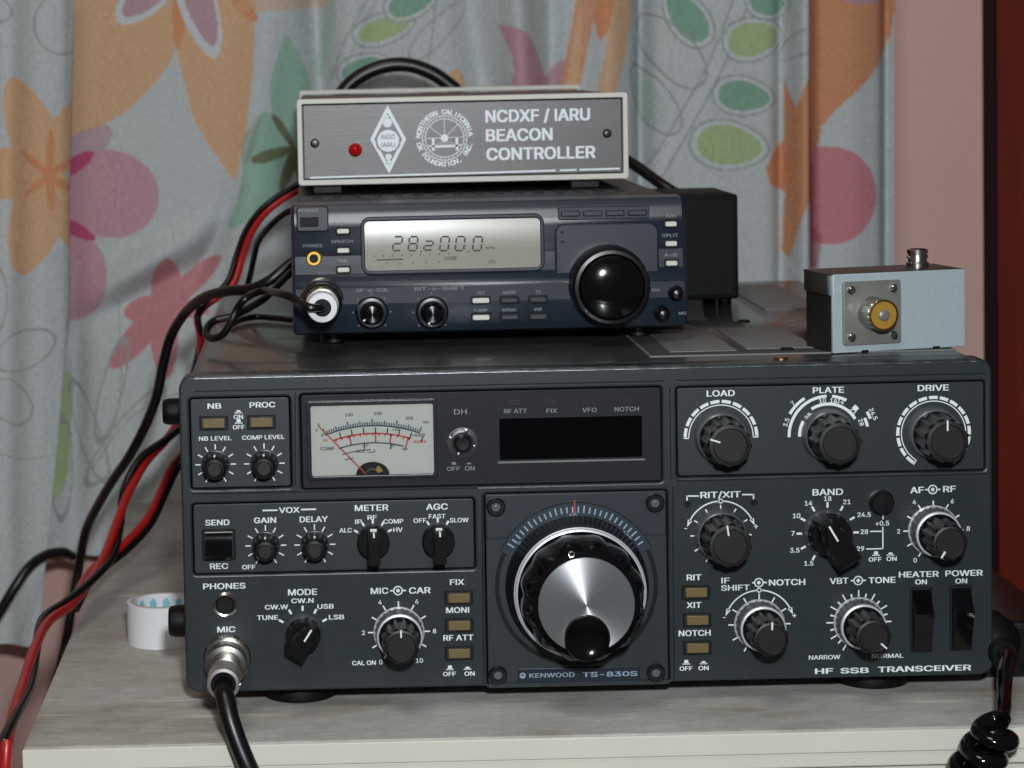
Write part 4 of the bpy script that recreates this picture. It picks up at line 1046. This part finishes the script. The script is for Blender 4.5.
# buttons
def small_button(px, py, w, h, Y, m, name='push_button'):
    b = MB(); b.plate(*rrectp(px - w / 2 - 1.6, py - h / 2 - 1.6, px + w / 2 + 1.6, py + h / 2 + 1.6), .9, Y - .35, Y + .6, m_dark, .2)
    o = rpart(b, name); b = MB(); b.plate(*rrectp(px - w / 2, py - h / 2, px + w / 2, py + h / 2), .7, Y - 1.5, Y, m, .4); rpart(b, 'button_cap', o); return o
for px, py in ((343, 231), (343.3, 250.3), (343.5, 269.6)): small_button(px, py, 12, 4.8, YR - .4, m_icw)
for px, py in ((670.5, 223.8), (670.8, 243.4), (671.3, 263)): small_button(px, py, 11.5, 5, YR - .4, m_icw)
for px, py, m in ((480, 299.3, m_icw), (508.5, 299, m_icf), (537, 298.4, m_icf), (480.3, 316.2, m_icw), (508.8, 315.8, m_icf), (537.3, 315.4, m_icf)): small_button(px, py, 17, 5.2, YR - 4.3, m)
# function key strip
b = MB(); b.plate(*rrectp(558, 206.5, 649, 219), .8, YR - .9, YR + 2, m_icd, .3); ks = rpart(b, 'key_strip')
for i in range(4):
    b = MB(); px = 570 + i * 22.3; b.plate(*rrectp(px - 9.5, 210.5 - i * .3, px + 9.5, 216.5 - i * .3), .6, YR - 1.8, YR - .6, m_icf, .5); rpart(b, 'key', ks)
# tuning knob on its raised square
b = MB(); b.plate(*rrectp(554.5, 222.5, 659, 292), 4.5, YR - 1.3, YR + 2, m_icf, .9); 
rpart(b, 'knob_surround')
kc = F1.p(607, 283.5)
b = MB(); b.lathe([(17.6, 0, m_black), (17.6, 6, m_black), (17.3, 7.5, m_black), (17.1, 14, m_black), (16, 15.5, m_black), (14.6, 15.8, m_black), (14.2, 15, m_dark), (13.9, 16.5, m_gloss), (13.2, 17.8, m_gloss), (10, 19, m_gloss), (5, 19.7, m_gloss), (.1, 19.9, m_gloss)], (kc[0], YR - 1, kc[1]), 180, flute=(60, .35, 7, 14.2)); rpart(b, 'tuning_knob')
for px, py in ((371.5, 311), (431.5, 310.8)):
    c = F1.p(px, py); b = MB()
    b.lathe([(7.2, 0, m_dark), (7.1, 2.5, m_black), (6.4, 3.4, m_black), (5.2, 3.6, m_black), (5.0, 4.5, m_gloss), (4.7, 9, m_gloss), (3.6, 10.4, m_gloss), (.1, 10.9, m_gloss)], (c[0], YR - 4.0, c[1]), 48); o = rpart(b, 'volume_knob')
    b = MB()
    for a in range(-135, 136, 45):
        A = math.radians(a); b.ring(c[0] + 8.3 * math.sin(A), c[1] + 8.3 * math.cos(A), .05, .32, 0, 360, YR - 4.45, m_dim, 10)
    A = math.radians(-125 if px < 400 else 205); b.line((c[0] + 3.4 * math.sin(A), c[1] + 3.4 * math.cos(A)), (c[0] + 4.8 * math.sin(A), c[1] + 4.8 * math.cos(A)), .7, YR - 14.1, m_white); rpart(b, 'knob_marks', o)
for px, py in ((674, 292), (660.5, 312.5)):
    c = F1.p(px, py); b = MB(); b.lathe([(3.6, 0, m_dark), (3.4, 2, m_black), (2.6, 5, m_knob), (1.8, 6.2, m_knob), (.1, 6.6, m_knob)], (c[0], YR - 3.8, c[1]), 32); rpart(b, 'shift_knob')
c = F1.p(313.8, 258.3); b = MB(); b.lathe([(3.5, 0, m_dark), (3.3, .5, m_gold), (3.0, 1.2, m_gold), (2.0, 1.2, m_gold), (1.8, .6, m_dark), (.1, .5, m_dark)], (c[0], YR - .2, c[1]), 32); rpart(b, 'headphone_jack')
mc1 = F1.p(322, 298)
b = MB(); b.lathe([(9.6, 0, m_nickel), (9.5, 1.5, m_nickel), (8.8, 2, m_nickel), (8.6, 5, m_nickel), (.1, 5, m_dark)], (mc1[0], YR - 3.6, mc1[1]), 48); rpart(b, 'microphone_socket')
# plug + thin cord
ML = thing('microphone_lead', (mc1[0], YR - 10, mc1[1]), 'silver plug with a thin looped black cord in the small blue radio', 'cable')
b = MB(); Y0 = YR - 3.6
b.lathe([(9.0, 5.1, m_nickel), (9.0, 9, m_nickel), (8.3, 9.6, m_dark), (8.3, 11, m_nickel), (8.6, 11.5, m_nickel), (8.6, 17, m_nickel), (7.6, 17.6, m_dark), (7.2, 18.6, m_nickel), (7.0, 26, m_nickel)], (mc1[0], Y0, mc1[1]), 48, flute=(36, .2, 5, 17.2)); b.build('coupling_ring', ML, root=ML)
b = MB(); b.lathe([(6.2, 20, m_nickel), (6.6, 27, m_chrome), (6.8, 34, m_tape), (6.2, 36, m_tape), (3.8, 36.2, m_tape), (3.4, 34, m_dark), (.1, 34, m_dark)], (mc1[0], Y0, mc1[1]), 48); b.build('plug_shell', ML, root=ML)
yt = Y0 - 34
b = MB(); b.tube([(mc1[0], yt + 2, mc1[1]), (mc1[0], yt - 4, mc1[1] + .3), at(309, 307, yt - 7), at(297, 300, yt), at(282, 294, yt + 8), at(262, 291, yt + 30), at(246, 298, 60), at(237, 309, 62), at(231, 322, 62), at(222, 335, 64), at(210, 338, 70), at(206, 331, 76), at(214, 321, 82), at(235, 315, 84), at(262, 300, 96), at(278, 285, 110), at(292, 272, 125), at(312, 262, 130)], 1.7, m_cable, 10); b.build('cord', ML, root=ML)

# ================================================================== BEACON CONTROLLER
YB = 162.0; F2 = Face(YB)
bx0, bx1, bz0, bz1 = -116.9, 41.6, 199.2, 240.6
BC = thing('beacon_controller', (-38, 260, 196), 'beige control box with a red lamp and white lettering, on the small blue radio', 'control box')
def bpart(b, name, parent=None): return b.build(name, parent or BC, root=BC)
b = MB(); frame_plate(b, rrect(bx0, bx1, bz0, bz1, 1.6), [rrect(bx0 + 2.4, bx1 - 2.4, bz0 + 2.6, bz1 - 2.4, .4)], YB, 8, .4, m_beige); bpart(b, 'front_rim')
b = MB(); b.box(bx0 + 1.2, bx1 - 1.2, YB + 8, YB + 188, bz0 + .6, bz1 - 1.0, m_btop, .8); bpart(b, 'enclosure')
b = MB(); frame_plate(b, rrect(bx0, bx1, bz0, bz1 + 1.8, 1.6), [rrect(bx0 + 2.4, bx1 - 2.4, bz0 + 2.4, bz1 - .6, .4)], YB + 188, 6, .4, m_beige); bpart(b, 'rear_rim')
b = MB(); b.plate(bx0 + 3.0, bx1 - 3.0, bz0 + 3.2, bz1 - 3.0, .3, YB + 1.6, YB + 7, m_bface, .2)
YF = YB + 1.55
m_w2 = mat('print_pale', (226, 235, 240), .5)
for t, x0_, x1_, py in (('NCDXF / IARU', 485.5, 590.5, 115.3), ('BEACON', 486, 553, 134.8), ('CONTROLLER', 486.5, 596, 153.2)):
    text_px(b, F2, t, (x0_ + x1_) / 2, py, x1_ - x0_, 12.3, YF, m_w2, .04)
# diamond emblem
def ep(u, v): return F2.p(350 + u / 7.314, 90 + v / 7.314)
dv = [ep(275, 112), ep(412, 360), ep(288, 612), ep(148, 362)]
cc = ((dv[0][0] + dv[2][0]) / 2, (dv[0][1] + dv[2][1]) / 2)
inn = [(cc[0] + (x - cc[0]) * .78, cc[1] + (z - cc[1]) * .78) for x, z in dv]
for i in range(4):
    j = (i + 1) % 4; b.poly([(dv[i][0], YF, dv[i][1]), (dv[j][0], YF, dv[j][1]), (inn[j][0], YF, inn[j][1]), (inn[i][0], YF, inn[i][1])], m_w2)
ce = ep(280, 372); s2 = F2.s / 7.314
b.ring(ce[0], ce[1], .05, 80 * s2, 0, 360, YF, m_w2, 40)
for dv_, w in ((-30, 100), (30, 100)): b.text('IARU' if dv_ > 0 else 'RADIO', ce[0], ce[1] - dv_ * s2, w * s2, 34 * s2, YF - .04, m_bface, .02)
b.ring(ce[0], ce[1], 86 * s2, 92 * s2, 0, 360, YF, m_bface, 40)
for (u, v, r) in ((274, 240, 34), (283, 490, 24), (285, 530, 18)):
    c = ep(u, v); b.ring(c[0], c[1], .05, r * s2, 0, 360, YF, m_w2, 20)
c = ep(273, 195); b.ring(c[0], c[1], .05, 12 * s2, 0, 360, YF, m_w2, 12)
# round emblem with lettering on a circle
ce = ep(693, 352)
def round_text(t, r, h, a0, a1):
    n = len(t)
    for i, ch in enumerate(t):
        if ch == ' ': continue
        a = a0 + (a1 - a0) * i / (n - 1); A = math.radians(a)
        b.text(ch, ce[0] + r * s2 * math.sin(A), ce[1] + r * s2 * math.cos(A), None, h * s2, YF, m_w2, .05, a)
round_text('NORTHERN CALIFORNIA', 192, 36, -84, 82)
def round_text_low(t, r, h, a0, a1):
    n = len(t)
    for i, ch in enumerate(t):
        if ch == ' ': continue
        a = a0 + (a1 - a0) * i / (n - 1); A = math.radians(a)
        b.text(ch, ce[0] + r * s2 * math.sin(A), ce[1] + r * s2 * math.cos(A), None, h * s2, YF, m_w2, .05, a + 180)
round_text_low('DX FOUNDATION, INC.', 192, 36, 256, 104)
b.ring(ce[0], ce[1], 160 * s2, 166 * s2, 0, 360, YF, m_w2, 60); b.ring(ce[0], ce[1], 138 * s2, 144 * s2, 0, 360, YF, m_w2, 60)
for a in range(0, 360, 12): b.tick(ce[0], ce[1], 142 * s2, 162 * s2, a, 4 * s2, YF, m_w2)
b.ring(ce[0], ce[1], .05, 28 * s2, 0, 360, YF - .02, m_w2, 24)
for a in (-52, 0, 45): b.tick(ce[0], ce[1], 20 * s2, 138 * s2, a, 4 * s2, YF, m_w2)
for u in (-84, 90): b.line((ce[0] + u * s2, ce[1] - 92 * s2), (ce[0] + u * s2, ce[1] - 2 * s2), 20 * s2, YF, m_w2)
b.line((ce[0] - 140 * s2, ce[1] - 58 * s2), (ce[0] + 140 * s2, ce[1] - 54 * s2), 10 * s2, YF, m_w2); b.line((ce[0] - 84 * s2, ce[1] - 66 * s2), (ce[0] + 90 * s2, ce[1] - 64 * s2), 8 * s2, YF, m_w2)
for i in range(12):
    u = -78 + 14 * i; b.line((ce[0] + u * s2, ce[1] - (10 + 40 * abs(math.sin((i - 6) / 6.))) * s2), (ce[0] + u * s2, ce[1] - 56 * s2), 2.5 * s2, YF, m_w2)
b.line((ce[0] - 140 * s2, ce[1]), (ce[0] + 140 * s2, ce[1] + 4 * s2), 4 * s2, YF, m_w2)
# chipped pale line along the bottom of the face
for a_, e_ in ((310, 556), (560, 577), (580, 620)):
    b.line(F2.p(a_, 178 - (a_ - 310) * .03), F2.p(e_, 178 - (e_ - 310) * .03), .8, YF - .02, m_w2)
bpart(b, 'face_plate')
for px, py in ((314.8, 143.5), (607.5, 133.5)):
    c = F2.p(px, py); b = MB(); b.lathe([(2.2, 0, m_black), (2.1, .7, m_black), (1.4, 1.3, m_black), (.1, 1.4, m_black)], (c[0], YB + 1.7, c[1]), 28); bpart(b, 'screw')
c = F2.p(355.3, 150); b = MB(); b.lathe([(3.3, 0, m_led), (3.3, 1.0, m_led), (3.0, 1.2, m_led), (2.9, 3, m_led), (2.0, 4.4, m_led), (.9, 5.1, m_led), (.1, 5.3, m_led)], (c[0], YB + 1.7, c[1]), 32); bpart(b, 'lamp')['label'] = 'red lamp'
for fx in (bx0 + 14, bx1 - 20):
    for fy in (YB + 14, YB + 84):
        b = MB(); b.box(fx - 7, fx + 7, fy - 6, fy + 6, 194.7, bz0 + .7, m_rubber, .6); bpart(b, 'foot')

# ================================================================== SPEAKER BOX behind the radio
YS = 226.0
s0 = at(738, 194, YS); s1 = at(738, 303, YS)
SP = thing('speaker_box', (85, YS + 30, CT), 'plain black box standing behind the right end of the small blue radio', 'box')
xr = s0.x; ztop = s0.z
b = MB(); b.box(60, xr, YS, YS + 62, CT + 2.0, ztop, m_spk, 1.6); b.build('housing', SP, root=SP)
b = MB(); b.plate(62, xr - 2, CT + 4, ztop - 2, 1.5, YS - .8, YS + 2, m_spk, .6); b.build('front_panel', SP, root=SP)
for fx, fy in ((66, 8), (xr - 6, 8), (66, 54), (xr - 6, 54)):
    b = MB(); b.lathe([(3.4, .02, m_rubber), (3.6, .4, m_rubber), (3.4, 2.1, m_rubber)], (fx, YS + fy, CT + .1), 20, axis='Z', cap0=True); b.build('foot', SP, root=SP)

# ================================================================== SILVER BOX with sockets
A_ = on_z(833.8, 354.2, CT); B_ = on_z(963.2, 347.3, CT)
yaw = math.atan2(B_.y - A_.y, B_.x - A_.x); wid = (B_ - A_).length
SB = thing('adapter_box', (A_.x, A_.y, CT + .35), 'small silver metal box with a gold socket on the large transceiver top', 'box', rz=yaw)
SBo = ORG[SB.name]
hS = 33.2; dS = 27
def spart(b, name, parent=None): return b.build(name, parent or SB)
b = MB(); b.box(0, wid, 0, dS, .05, hS - .8, m_boxside, .5); spart(b, 'body')['label'] = 'dark painted sides'
b = MB()
b.box(-.9, wid + .9, -.1, dS + .6, hS - .8, hS, m_hammerd, .3); b.box(-.9, -.05, 4, dS, hS - 9, hS - .4, m_hammerd, .2); b.box(-.9, -.05, -.6, 3, hS - 9, hS - .4, m_hammer, .2)
spart(b, 'lid')
b = MB(); b.box(-.6, wid + .4, -1.1, -.05, .1, hS + .1, m_hammer, .4)
b.box(-.9, -.1, -1.1, .6, .2, hS - 9, m_hammer, .2)
for fx in (.23, .78): b.box(fx * wid - 1.6, fx * wid + 1.6, -1.3, -.9, -.1, .9, m_dark, .1)
spart(b, 'front_plate')
fcx, fcz = wid * (.475 - .22) / (.22 + .78) + wid * 0, 0
def bp_(u, v, off=-2.2):           # from the zoomed crop (1024x740 of 180x130 px) to the front plate
    px, py = 800 + u * 180 / 1024, 240 + v * 130 / 740
    # intersect the ray with the rotated front plane
    d = ray(px, py); n = np.array([-math.sin(yaw), math.cos(yaw), 0.]); P0 = np.array([SBo[0] - math.sin(yaw) * off, SBo[1] + math.cos(yaw) * off, SBo[2]])
    s = ((P0 - CAM) @ n) / (d @ n); w = CAM + s * d - P0
    return (w[0] * math.cos(yaw) + w[1] * math.sin(yaw), w[2])
c1, c2 = bp_(245, 240), bp_(575, 585)
b = MB(); b.plate(c1[0], c2[0], c2[1], c1[1], 1.2, -2.5, -1.0, m_flange, .3); fl = spart(b, 'coaxial_socket'); fl['label'] = 'gold coaxial socket on a square flange'
cx_, cz_ = (c1[0] + c2[0]) / 2, (c1[1] + c2[1]) / 2
b = MB(); b.lathe([(6.9, 2.4, m_nickel), (6.9, 3.5, m_nickel), (6.6, 4, m_nickel), (6.6, 11.4, m_nickel), (6.7, 11.5, m_nickel), (6.7, 12.6, m_chrome), (6.5, 13.2, m_gold), (5.9, 13.2, m_gold), (5.8, 11.5, m_dark)], (cx_, 0, cz_), 144, flute=(18, .45, 11.45, 12.8)); spart(b, 'barrel', fl)
b = MB(); b.lathe([(5.75, 11.5, m_insul), (5.7, 12.9, m_insul), (2.4, 12.9, m_insul), (2.3, 13.5, m_flange), (1.7, 13.9, m_flange), (1.0, 14, m_flange), (.1, 14, m_flange)], (cx_, 0, cz_), 48); spart(b, 'contact', fl)
for sx, sz in ((-1, 1), (1, 1), (-1, -1), (1, -1)):
    b = MB(); b.lathe([(1.9, 0, m_nickel), (1.8, 1, m_nickel), (1.2, 1.6, m_nickel), (.1, 1.7, m_nickel)], (cx_ + sx * (c2[0] - c1[0]) * .37, -2.45, cz_ + sz * (c1[1] - c2[1]) * .37), 24); spart(b, 'screw', fl)
# BNC on the lid: solve its depth by the height of its base
ty = 19.0; tx = bp_(668, 130, ty)[0] - 1.5
b = MB(); b.lathe([(4.8, 0, m_nickel), (4.8, 1.6, m_nickel), (4.2, 1.8, m_nickel), (4.0, 2.2, m_nickel), (3.9, 5.4, m_nickel), (4.4, 5.6, m_nickel), (4.4, 7.2, m_nickel), (3.6, 7.5, m_nickel), (3.3, 6, m_dark), (.1, 6, m_dark)], (tx + 1.5, ty, hS), 40, axis='Z'); 
for a in (0, PI): b.box(tx + 1.5 + 4.2 * math.cos(a) - .6, tx + 1.5 + 4.2 * math.cos(a) + .6, ty - .7, ty + .7, hS + 3.4, hS + 4.8, m_nickel, .2)
spart(b, 'bayonet_socket')

# ================================================================== TAPE ROLL
rT = 16.4; cT = Vector((at(127.5, 630, 118).x + rT, 118, TZ)); hT = 19.2
tp = thing('tape_roll', cT, 'roll of white tape lying beside the left side of the large transceiver', 'tape')
b = MB()
n = 64
ring = lambda r, h: [(cT.x + r * math.cos(2 * PI * i / n), cT.y + r * math.sin(2 * PI * i / n), TZ + h) for i in range(n)]
b.grid_loops([ring(rT - 2, .05), ring(rT, .15), ring(rT, hT - .2), ring(rT - .3, hT), ring(rT - 2, hT)], m_tape, True); b.build('tape', tp, root=tp)
b = MB(); b.grid_loops([ring(rT - 2.1, .05), ring(rT - 2.1, hT), ring(rT - 3.2, hT + .05), ring(rT - 3.2, .05)], [m_core, m_core, m_tape], True)
m_blue = mat('pale_blue_print', (120, 190, 205), .5)
for a0 in np.linspace(.4, 2.8, 6):
    q = [(a0, 8.5), (a0 + .26, 8.5), (a0 + .26, 14), (a0 + .1, 15.5), (a0, 13)]
    b.poly([(cT.x + (rT - 3.35) * math.cos(a), cT.y + (rT - 3.35) * math.sin(a), TZ + h + 2) for a, h in q], m_blue)
b.build('core', tp, root=tp)

# ================================================================== CABLES
def cable(name, label, wires, cat='cable', group=None):
    o0 = wires[0][2][0]; o = thing(name, tuple(o0), label, cat, group)
    for nm, m, pts, r in wires:
        b = MB(); b.tube(pts, r, m, 12); b.build(nm, o, root=o)
    return o
def path(pts):
    out = []
    for p in pts:
        v = at(*p)
        if v.z < 136 and 6 < v.y < 336 and -300 < v.x and v.x > -171 and v.x < 0: v.x = -171        # keep clear of the transceiver's side
        if v.x > -233 and -43 < v.y < 453 and v.z < TZ + 2.6: v.z = TZ + 2.6                          # lie on the table
        out.append(v)
    return out
# twin lead from the beacon box down the left of the stack
up = [(318, 172, 300), (299, 186, 296), (279, 198, 292), (262, 212, 288), (248, 232, 280), (239, 256, 270), (229, 284, 262), (219, 310, 256), (208, 338, 262), (196, 372, 300), (186, 420, 330)]
cable('power_lead', 'red and black twin lead running down from behind the beige control box', [
    ('red_wire', m_cabred, path([(x + 2.6, y + 1.5, d) for x, y, d in up]), 2.1),
    ('black_wire', m_cable, path([(x - 2.4, y - 1.0, d - 2) for x, y, d in up]), 1.6)])
cable('signal_cable', 'thin black cable coming down left from behind the top of the small blue radio', [('cord', m_cable, path([(300, 207, 200), (284, 214, 205), (268, 228, 216), (258, 242, 232), (253, 262, 246), (250, 276, 250), (246, 290, 254)]), 1.6)])
# thick black cable sweeping from behind the small radio to the table edge
cable('power_cable', 'thick black cable sweeping left from the small blue radio down past the table edge', [('cord', m_cable, path([(312, 250, 170), (290, 264, 168), (270, 280, 166), (250, 289, 170), (228, 291, 180), (205, 297, 196), (186, 312, 215), (171, 336, 230), (163, 365, 236), (157, 395, 240), (146, 424, 250), (130, 455, 262), (113, 480, 280), (98, 505, 300), (86, 530, 320), (80, 560, 330), (73, 600, 330), (64, 650, 326), (52, 700, 320), (40, 770, 310), (34, 850, 300)]) + [Vector((-292, 300, -500)), Vector((-292, 300, -740)), Vector((-300, 220, -757))], 2.6)])
low = [(206, 390, 300), (182, 418, 286), (166, 440, 270), (146, 462, 255), (129, 492, 238), (118, 520, 220), (106, 552, 196), (92, 578, 168), (72, 604, 132), (48, 622, 96), (34, 650, 56), (23, 684, 14), (14, 712, -20), (7, 746, -50), (4, 775, -66), (2, 815, -76)]
sec = [(214, 400, 330), (184, 450, 300), (172, 466, 280), (160, 492, 262), (146, 520, 236), (124, 544, 214), (104, 560, 200), (88, 574, 184), (72, 604, 134)]
cable('power_lead', 'branched red and black twin lead lying along the left edge of the table', [
    ('red_wire', m_cabred, path(low) + [Vector((-262, -80, -330)), Vector((-264, -70, -740)), Vector((-250, 60, -757))], 2.3),
    ('black_wire', m_cable, path([(x + 7 * math.sin(i * 1.25 + .4), y + 3 * math.cos(i * 1.1), d + 5 * math.cos(i * 1.25 + .2)) for i, (x, y, d) in enumerate(low)]) + [Vector((-258, -74, -330)), Vector((-259, -64, -740)), Vector((-244, 60, -757))], 2.1),
    ('red_wire', m_cabred, path(sec), 2.0), ('black_wire', m_cable, path([(x + 4.5, y + 5, d + 2) for x, y, d in sec]), 1.7)])
cable('signal_cable', 'black cable crossing in front of the lower left curtain hem', [('cord', m_cable, [Vector((-420, 390, -757)), Vector((-400, 398, -700)), Vector((-380, 400, -400))] + path([(-30, 668, 400), (-14, 634, 400), (2, 608, 400), (16, 585, 402), (30, 566, 408), (46, 555, 420), (62, 552, 432), (72, 556, 446)]), 3.0)])
cable('signal_cable', 'arched black cable rising behind the beige control box', [('cord', m_cable, path([(336, 105, 372), (346, 88, 372), (362, 75, 372), (385, 66, 372), (408, 65, 372), (430, 72, 372), (447, 83, 372), (458, 95, 372), (462, 120, 372)]), 4.2)])
cable('signal_cable', 'black cable sloping down right from the beige control box to the black box', [('cord', m_cable, path([(600, 150, 322), (622, 158, 318), (636, 166, 312), (650, 176, 306), (664, 186, 300), (680, 196, 296)]), 3.2)])
cable('signal_cable', 'short thin black cord lying on the transceiver top left of the small radio', [('cord', m_cable, [on_z(296, 320, CT + 2.2), on_z(276, 318, CT + 2.2), on_z(256, 317, CT + 2.2), on_z(240, 320, CT + 2.2), on_z(232, 324, CT + 2.2)], 1.5)])
# black hand microphone lying at the right of the transceiver, coiled cord over the table edge
mx0, mx1 = 169.5, 205
HM = thing('hand_microphone', (187, 90, TZ), 'black housing with a ribbed cord outlet lying against the right side of the large transceiver', 'microphone')
ztop = at(1000, 622, 24).z
b = MB(); b.box(mx0, mx1, 24, on_z(1000, 543, ztop).y, TZ + .1, ztop, m_black, 3, 3)
b.build('housing', HM, root=HM)
b = MB(); b.box(mx0 + 1, mx1 - 1, 23.4, 26, ztop - 1.8, ztop - .9, m_window, .3); yy = on_z(1005, 577, ztop).y; b.box(mx0 + 3, mx1 - 3, yy - .6, yy + .6, ztop - .3, ztop + .4, m_icc, .2); b.build('trim_line', HM, root=HM)
gc = at(990, 641, 18); b = MB()
b.lathe([(12, -8, m_rubber), (12, 0, m_rubber)] + [(11.5 - i * .95 + (.7 if k else 0), 1 + i * 2.6 + k * 1.3, m_rubber) for i in range(7) for k in (0, 1)] + [(5, 20, m_rubber)], (gc.x, 18, gc.z), 40)
b.build('strain_relief', HM, root=HM)
CC = thing('coiled_cord', (gc.x, -4, gc.z), 'glossy black coiled cord hanging over the front table edge at the right', 'cord')
lead = [Vector((gc.x, 2, gc.z)), Vector((gc.x, -6, gc.z - .5)), at(1005, 672, -16), at(1004, 692, -28), at(1003, 708, -42), at(1000, 722, -52)]
b = MB(); b.tube(lead, 3.3, m_gloss, 14)
P = []; axis = [at(1000, 722, -52), at(988, 746, -56), at(972, 772, -58), at(950, 815, -60), at(935, 880, -60), at(925, 960, -60), Vector((120, -62, -420)), Vector((120, -62, -600)), Vector((118, -64, -752))]
A = smooth(axis, 40)
L_ = [0]
for p, q in zip(A[:-1], A[1:]): L_.append(L_[-1] + (q - p).length)
for p, l in zip(A, L_):
    th = 2 * PI * l / 8.6 + .5
    rr = 7.2 * min(1, l / 5 + .2)
    P.append(p + Vector((math.cos(th) * rr, math.sin(th) * rr * .9, math.sin(th) * 1.5)))
b.tube(P, 3.3, m_gloss, 12, sub=4)
b.build('cord', CC, root=CC)
gb = MB(); q = at(1024, 695, 30); gb.lathe([(7, .05, m_brass), (7.4, .5, m_brass), (7.2, 6, m_brass), (5, 6.6, m_brass)], (q.x + 5, 12, TZ), 24, axis='Z', cap0=True); 
gb.build('cable_grommet'); gb_o = bpy.data.objects['cable_grommet']; tag(gb_o, 'brass coloured round fitting on the table at the right picture edge', 'fitting')

# ================================================================== LIGHT
def area(name, loc, target, size, energy, col):
    l = bpy.data.lights.new(name, 'AREA'); l.shape = 'DISK'; l.size = size; l.energy = energy; l.color = col
    o = bpy.data.objects.new(name, l); COL.objects.link(o); o.location = Vector(loc) * K
    o.rotation_euler = (Vector(target) * K - o.location).to_track_quat('-Z', 'Y').to_euler(); return o
area('camera_flash', (-70, -930, 385), (30, 100, 90), .05, 7.2, (.95, 1, 1.04))
area('fill_light', (-300, -900, 1400), (0, 200, 100), .5, 5, (1, .93, .84))  # unseen fill light added high above the camera
w = bpy.data.worlds.new('room'); SC.world = w; w.use_nodes = True
w.node_tree.nodes['Background'].inputs[0].default_value = (.9, .92, 1, 1); w.node_tree.nodes['Background'].inputs[1].default_value = .05
SC.view_settings.view_transform = 'Standard'; SC.view_settings.look = 'None'; SC.view_settings.exposure = 0; SC.view_settings.gamma = 1
SC.view_settings.use_curve_mapping = False
